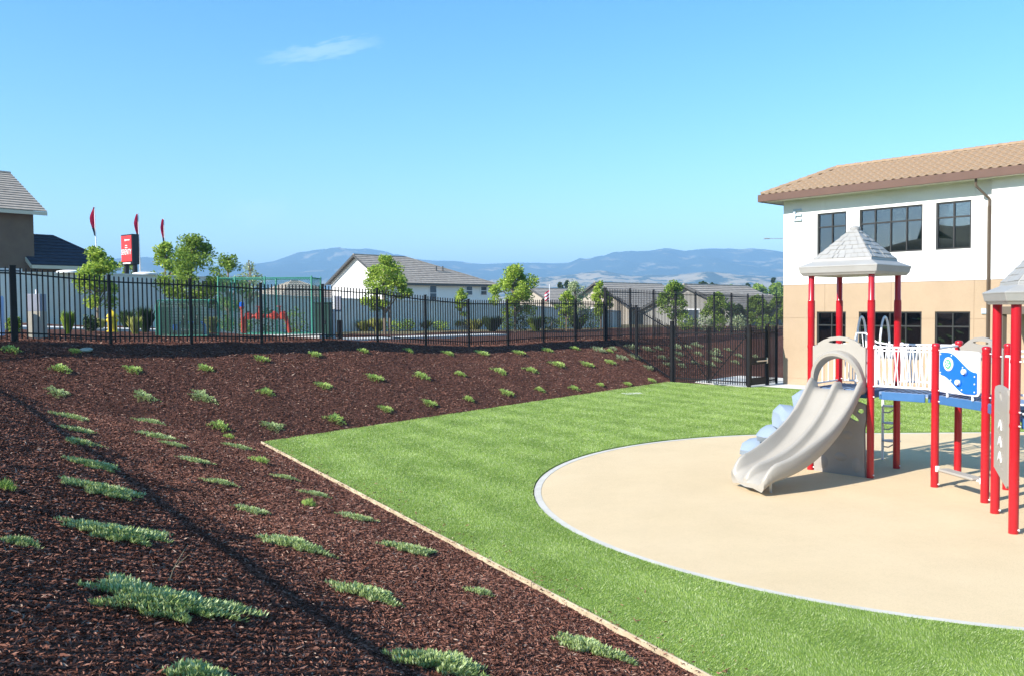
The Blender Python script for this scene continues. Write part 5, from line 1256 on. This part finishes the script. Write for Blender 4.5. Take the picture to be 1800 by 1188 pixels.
# mown bands: blades bend alternately
band = np.tanh(3*np.sin(((X-1.6)*.863+(Y-7.26)*.505)*math.pi/.62+.5*np.sin(Y*.5))); az = rg.uniform(0, 2*np.pi, n)
lx = np.cos(az)*.80+.505*band*.75; ly = np.sin(az)*.80-.863*band*.75
h = rg.uniform(.010, .027, n)*np.clip((dist/12)**.3, .9, 1.3); wv = rg.uniform(.0022, .0045, n)*np.clip(dist/10, .9, 2.4)
sx_ = -np.sin(az)*wv; sy_ = np.cos(az)*wv
Vg = np.stack([np.stack([X-sx_, Y-sy_, Z-.004], 1), np.stack([X+sx_, Y+sy_, Z-.004], 1), np.stack([X+lx*h, Y+ly*h, Z+h], 1)], 1).reshape(-1, 3)
tag(np_obj('lawn_grass', Vg, np.arange(3*n).reshape(n, 3), M_GRASS), 'short mown green grass of the lawn', 'grass', kind='stuff')

# ------------------------------------------------------------------ mountains and air
def mountain(name, prof, R0, R1, jag, m, seed, label_z=-8):
    pxs = [a for a, b in prof]; pys = [b for a, b in prof]
    an = np.linspace(-75, 70, 420); dd = np.linspace(0, 1, 36)
    A, D = np.meshgrid(np.radians(an), dd); px_ = 900+1500*np.tan(np.clip(A, -1.2, 1.2)); hor = 539-.008*(px_-900)
    yy = np.interp(px_, pxs, pys); crest = np.clip((hor-yy)/1500/np.cos(np.arctan((px_-900)/1500))**-1, 0, 1)*R1
    rise = np.where(D < .72, sstep(D/.72)**.9, 1-.35*(D-.72)/.28)
    Rr = R0+(R1-R0)*D/.72; X = Rr*np.sin(A); Yv = Rr*np.cos(A)
    nz = fbm(X/R1*26, Yv/R1*26, 5, seed)-.47; rdg = np.abs(fbm(X/R1*13+7, Yv/R1*13, 4, seed+9)-.5)*2
    Z = label_z+(crest+8+CAMZ)*rise*(1+jag*(nz*1.1-rdg*.55)*(1-np.clip((D-.55)/.17, 0, 1)*(D < .80)))+crest*.05*nz*(D > .6)
    n_, m_ = D.shape; ii = (np.arange(n_-1)[:, None]*m_+np.arange(m_-1)[None, :]).ravel()
    o = np_obj(name, np.stack([X.ravel(), Yv.ravel(), Z.ravel()], 1), np.stack([ii, ii+1, ii+1+m_, ii+m_], 1), m)
    o.data.polygons.foreach_set('use_smooth', np.ones(len(ii), dtype=bool)); tag(o, kind='structure'); return o
def hillmat(name, dark, tan_, scale, lo, hi):
    m = mat(name, dark, 1.0, tan_, scale, 0, detail=8); r = [n for n in m.node_tree.nodes if n.type == 'VALTORGB'][0]
    r.color_ramp.elements[0].position = lo; r.color_ramp.elements[1].position = hi
    m.node_tree.nodes['Principled BSDF'].inputs['Specular IOR Level'].default_value = 0; return m
M_HILL1 = hillmat('forest_hill', (.035, .05, .035), (.24, .20, .12), .009, .56, .64)
M_HILL2 = hillmat('golden_foothill', (.05, .06, .035), (.37, .285, .165), .016, .46, .53)
mountain('far_mountains', [(-400, 480), (0, 466), (150, 464), (200, 460), (225, 456), (265, 457), (300, 462), (380, 470), (430, 468), (480, 460), (520, 447), (560, 443), (590, 440), (630, 441), (680, 448), (720, 455), (760, 460), (800, 461), (850, 465), (900, 463), (950, 465), (1000, 464), (1040, 456), (1090, 450), (1150, 443), (1165, 439), (1200, 442), (1240, 438), (1280, 438), (1330, 441), (1375, 445), (1500, 452), (1700, 462), (2200, 480), (4000, 500)], 2600, 4300, .42, M_HILL1, 3)
mountain('foothills', [(-400, 520), (0, 515), (500, 512), (700, 506), (850, 496), (940, 488), (1000, 484), (1055, 476), (1110, 486), (1180, 484), (1240, 478), (1300, 484), (1375, 488), (1500, 490), (1800, 500), (4000, 515)], 1700, 2700, .55, M_HILL2, 21)
hb = MB(); hb.box(-6900, 6900, -900, 6800, -14, 330)
hz_ = hb.build('haze', bpy.data.materials.new('haze_air')); tag(hz_, 'thin blue haze filling the valley air', 'haze', kind='stuff')
hm = hz_.data.materials[0]; hm.use_nodes = True; n = hm.node_tree.nodes; n.remove(n['Principled BSDF'])
pv = n.new('ShaderNodeVolumePrincipled'); pv.inputs['Color'].default_value = (.36, .65, 1.0, 1); pv.inputs['Density'].default_value = .00034; pv.inputs['Anisotropy'].default_value = 0.0
hm.node_tree.links.new(pv.outputs[0], n['Material Output'].inputs['Volume'])
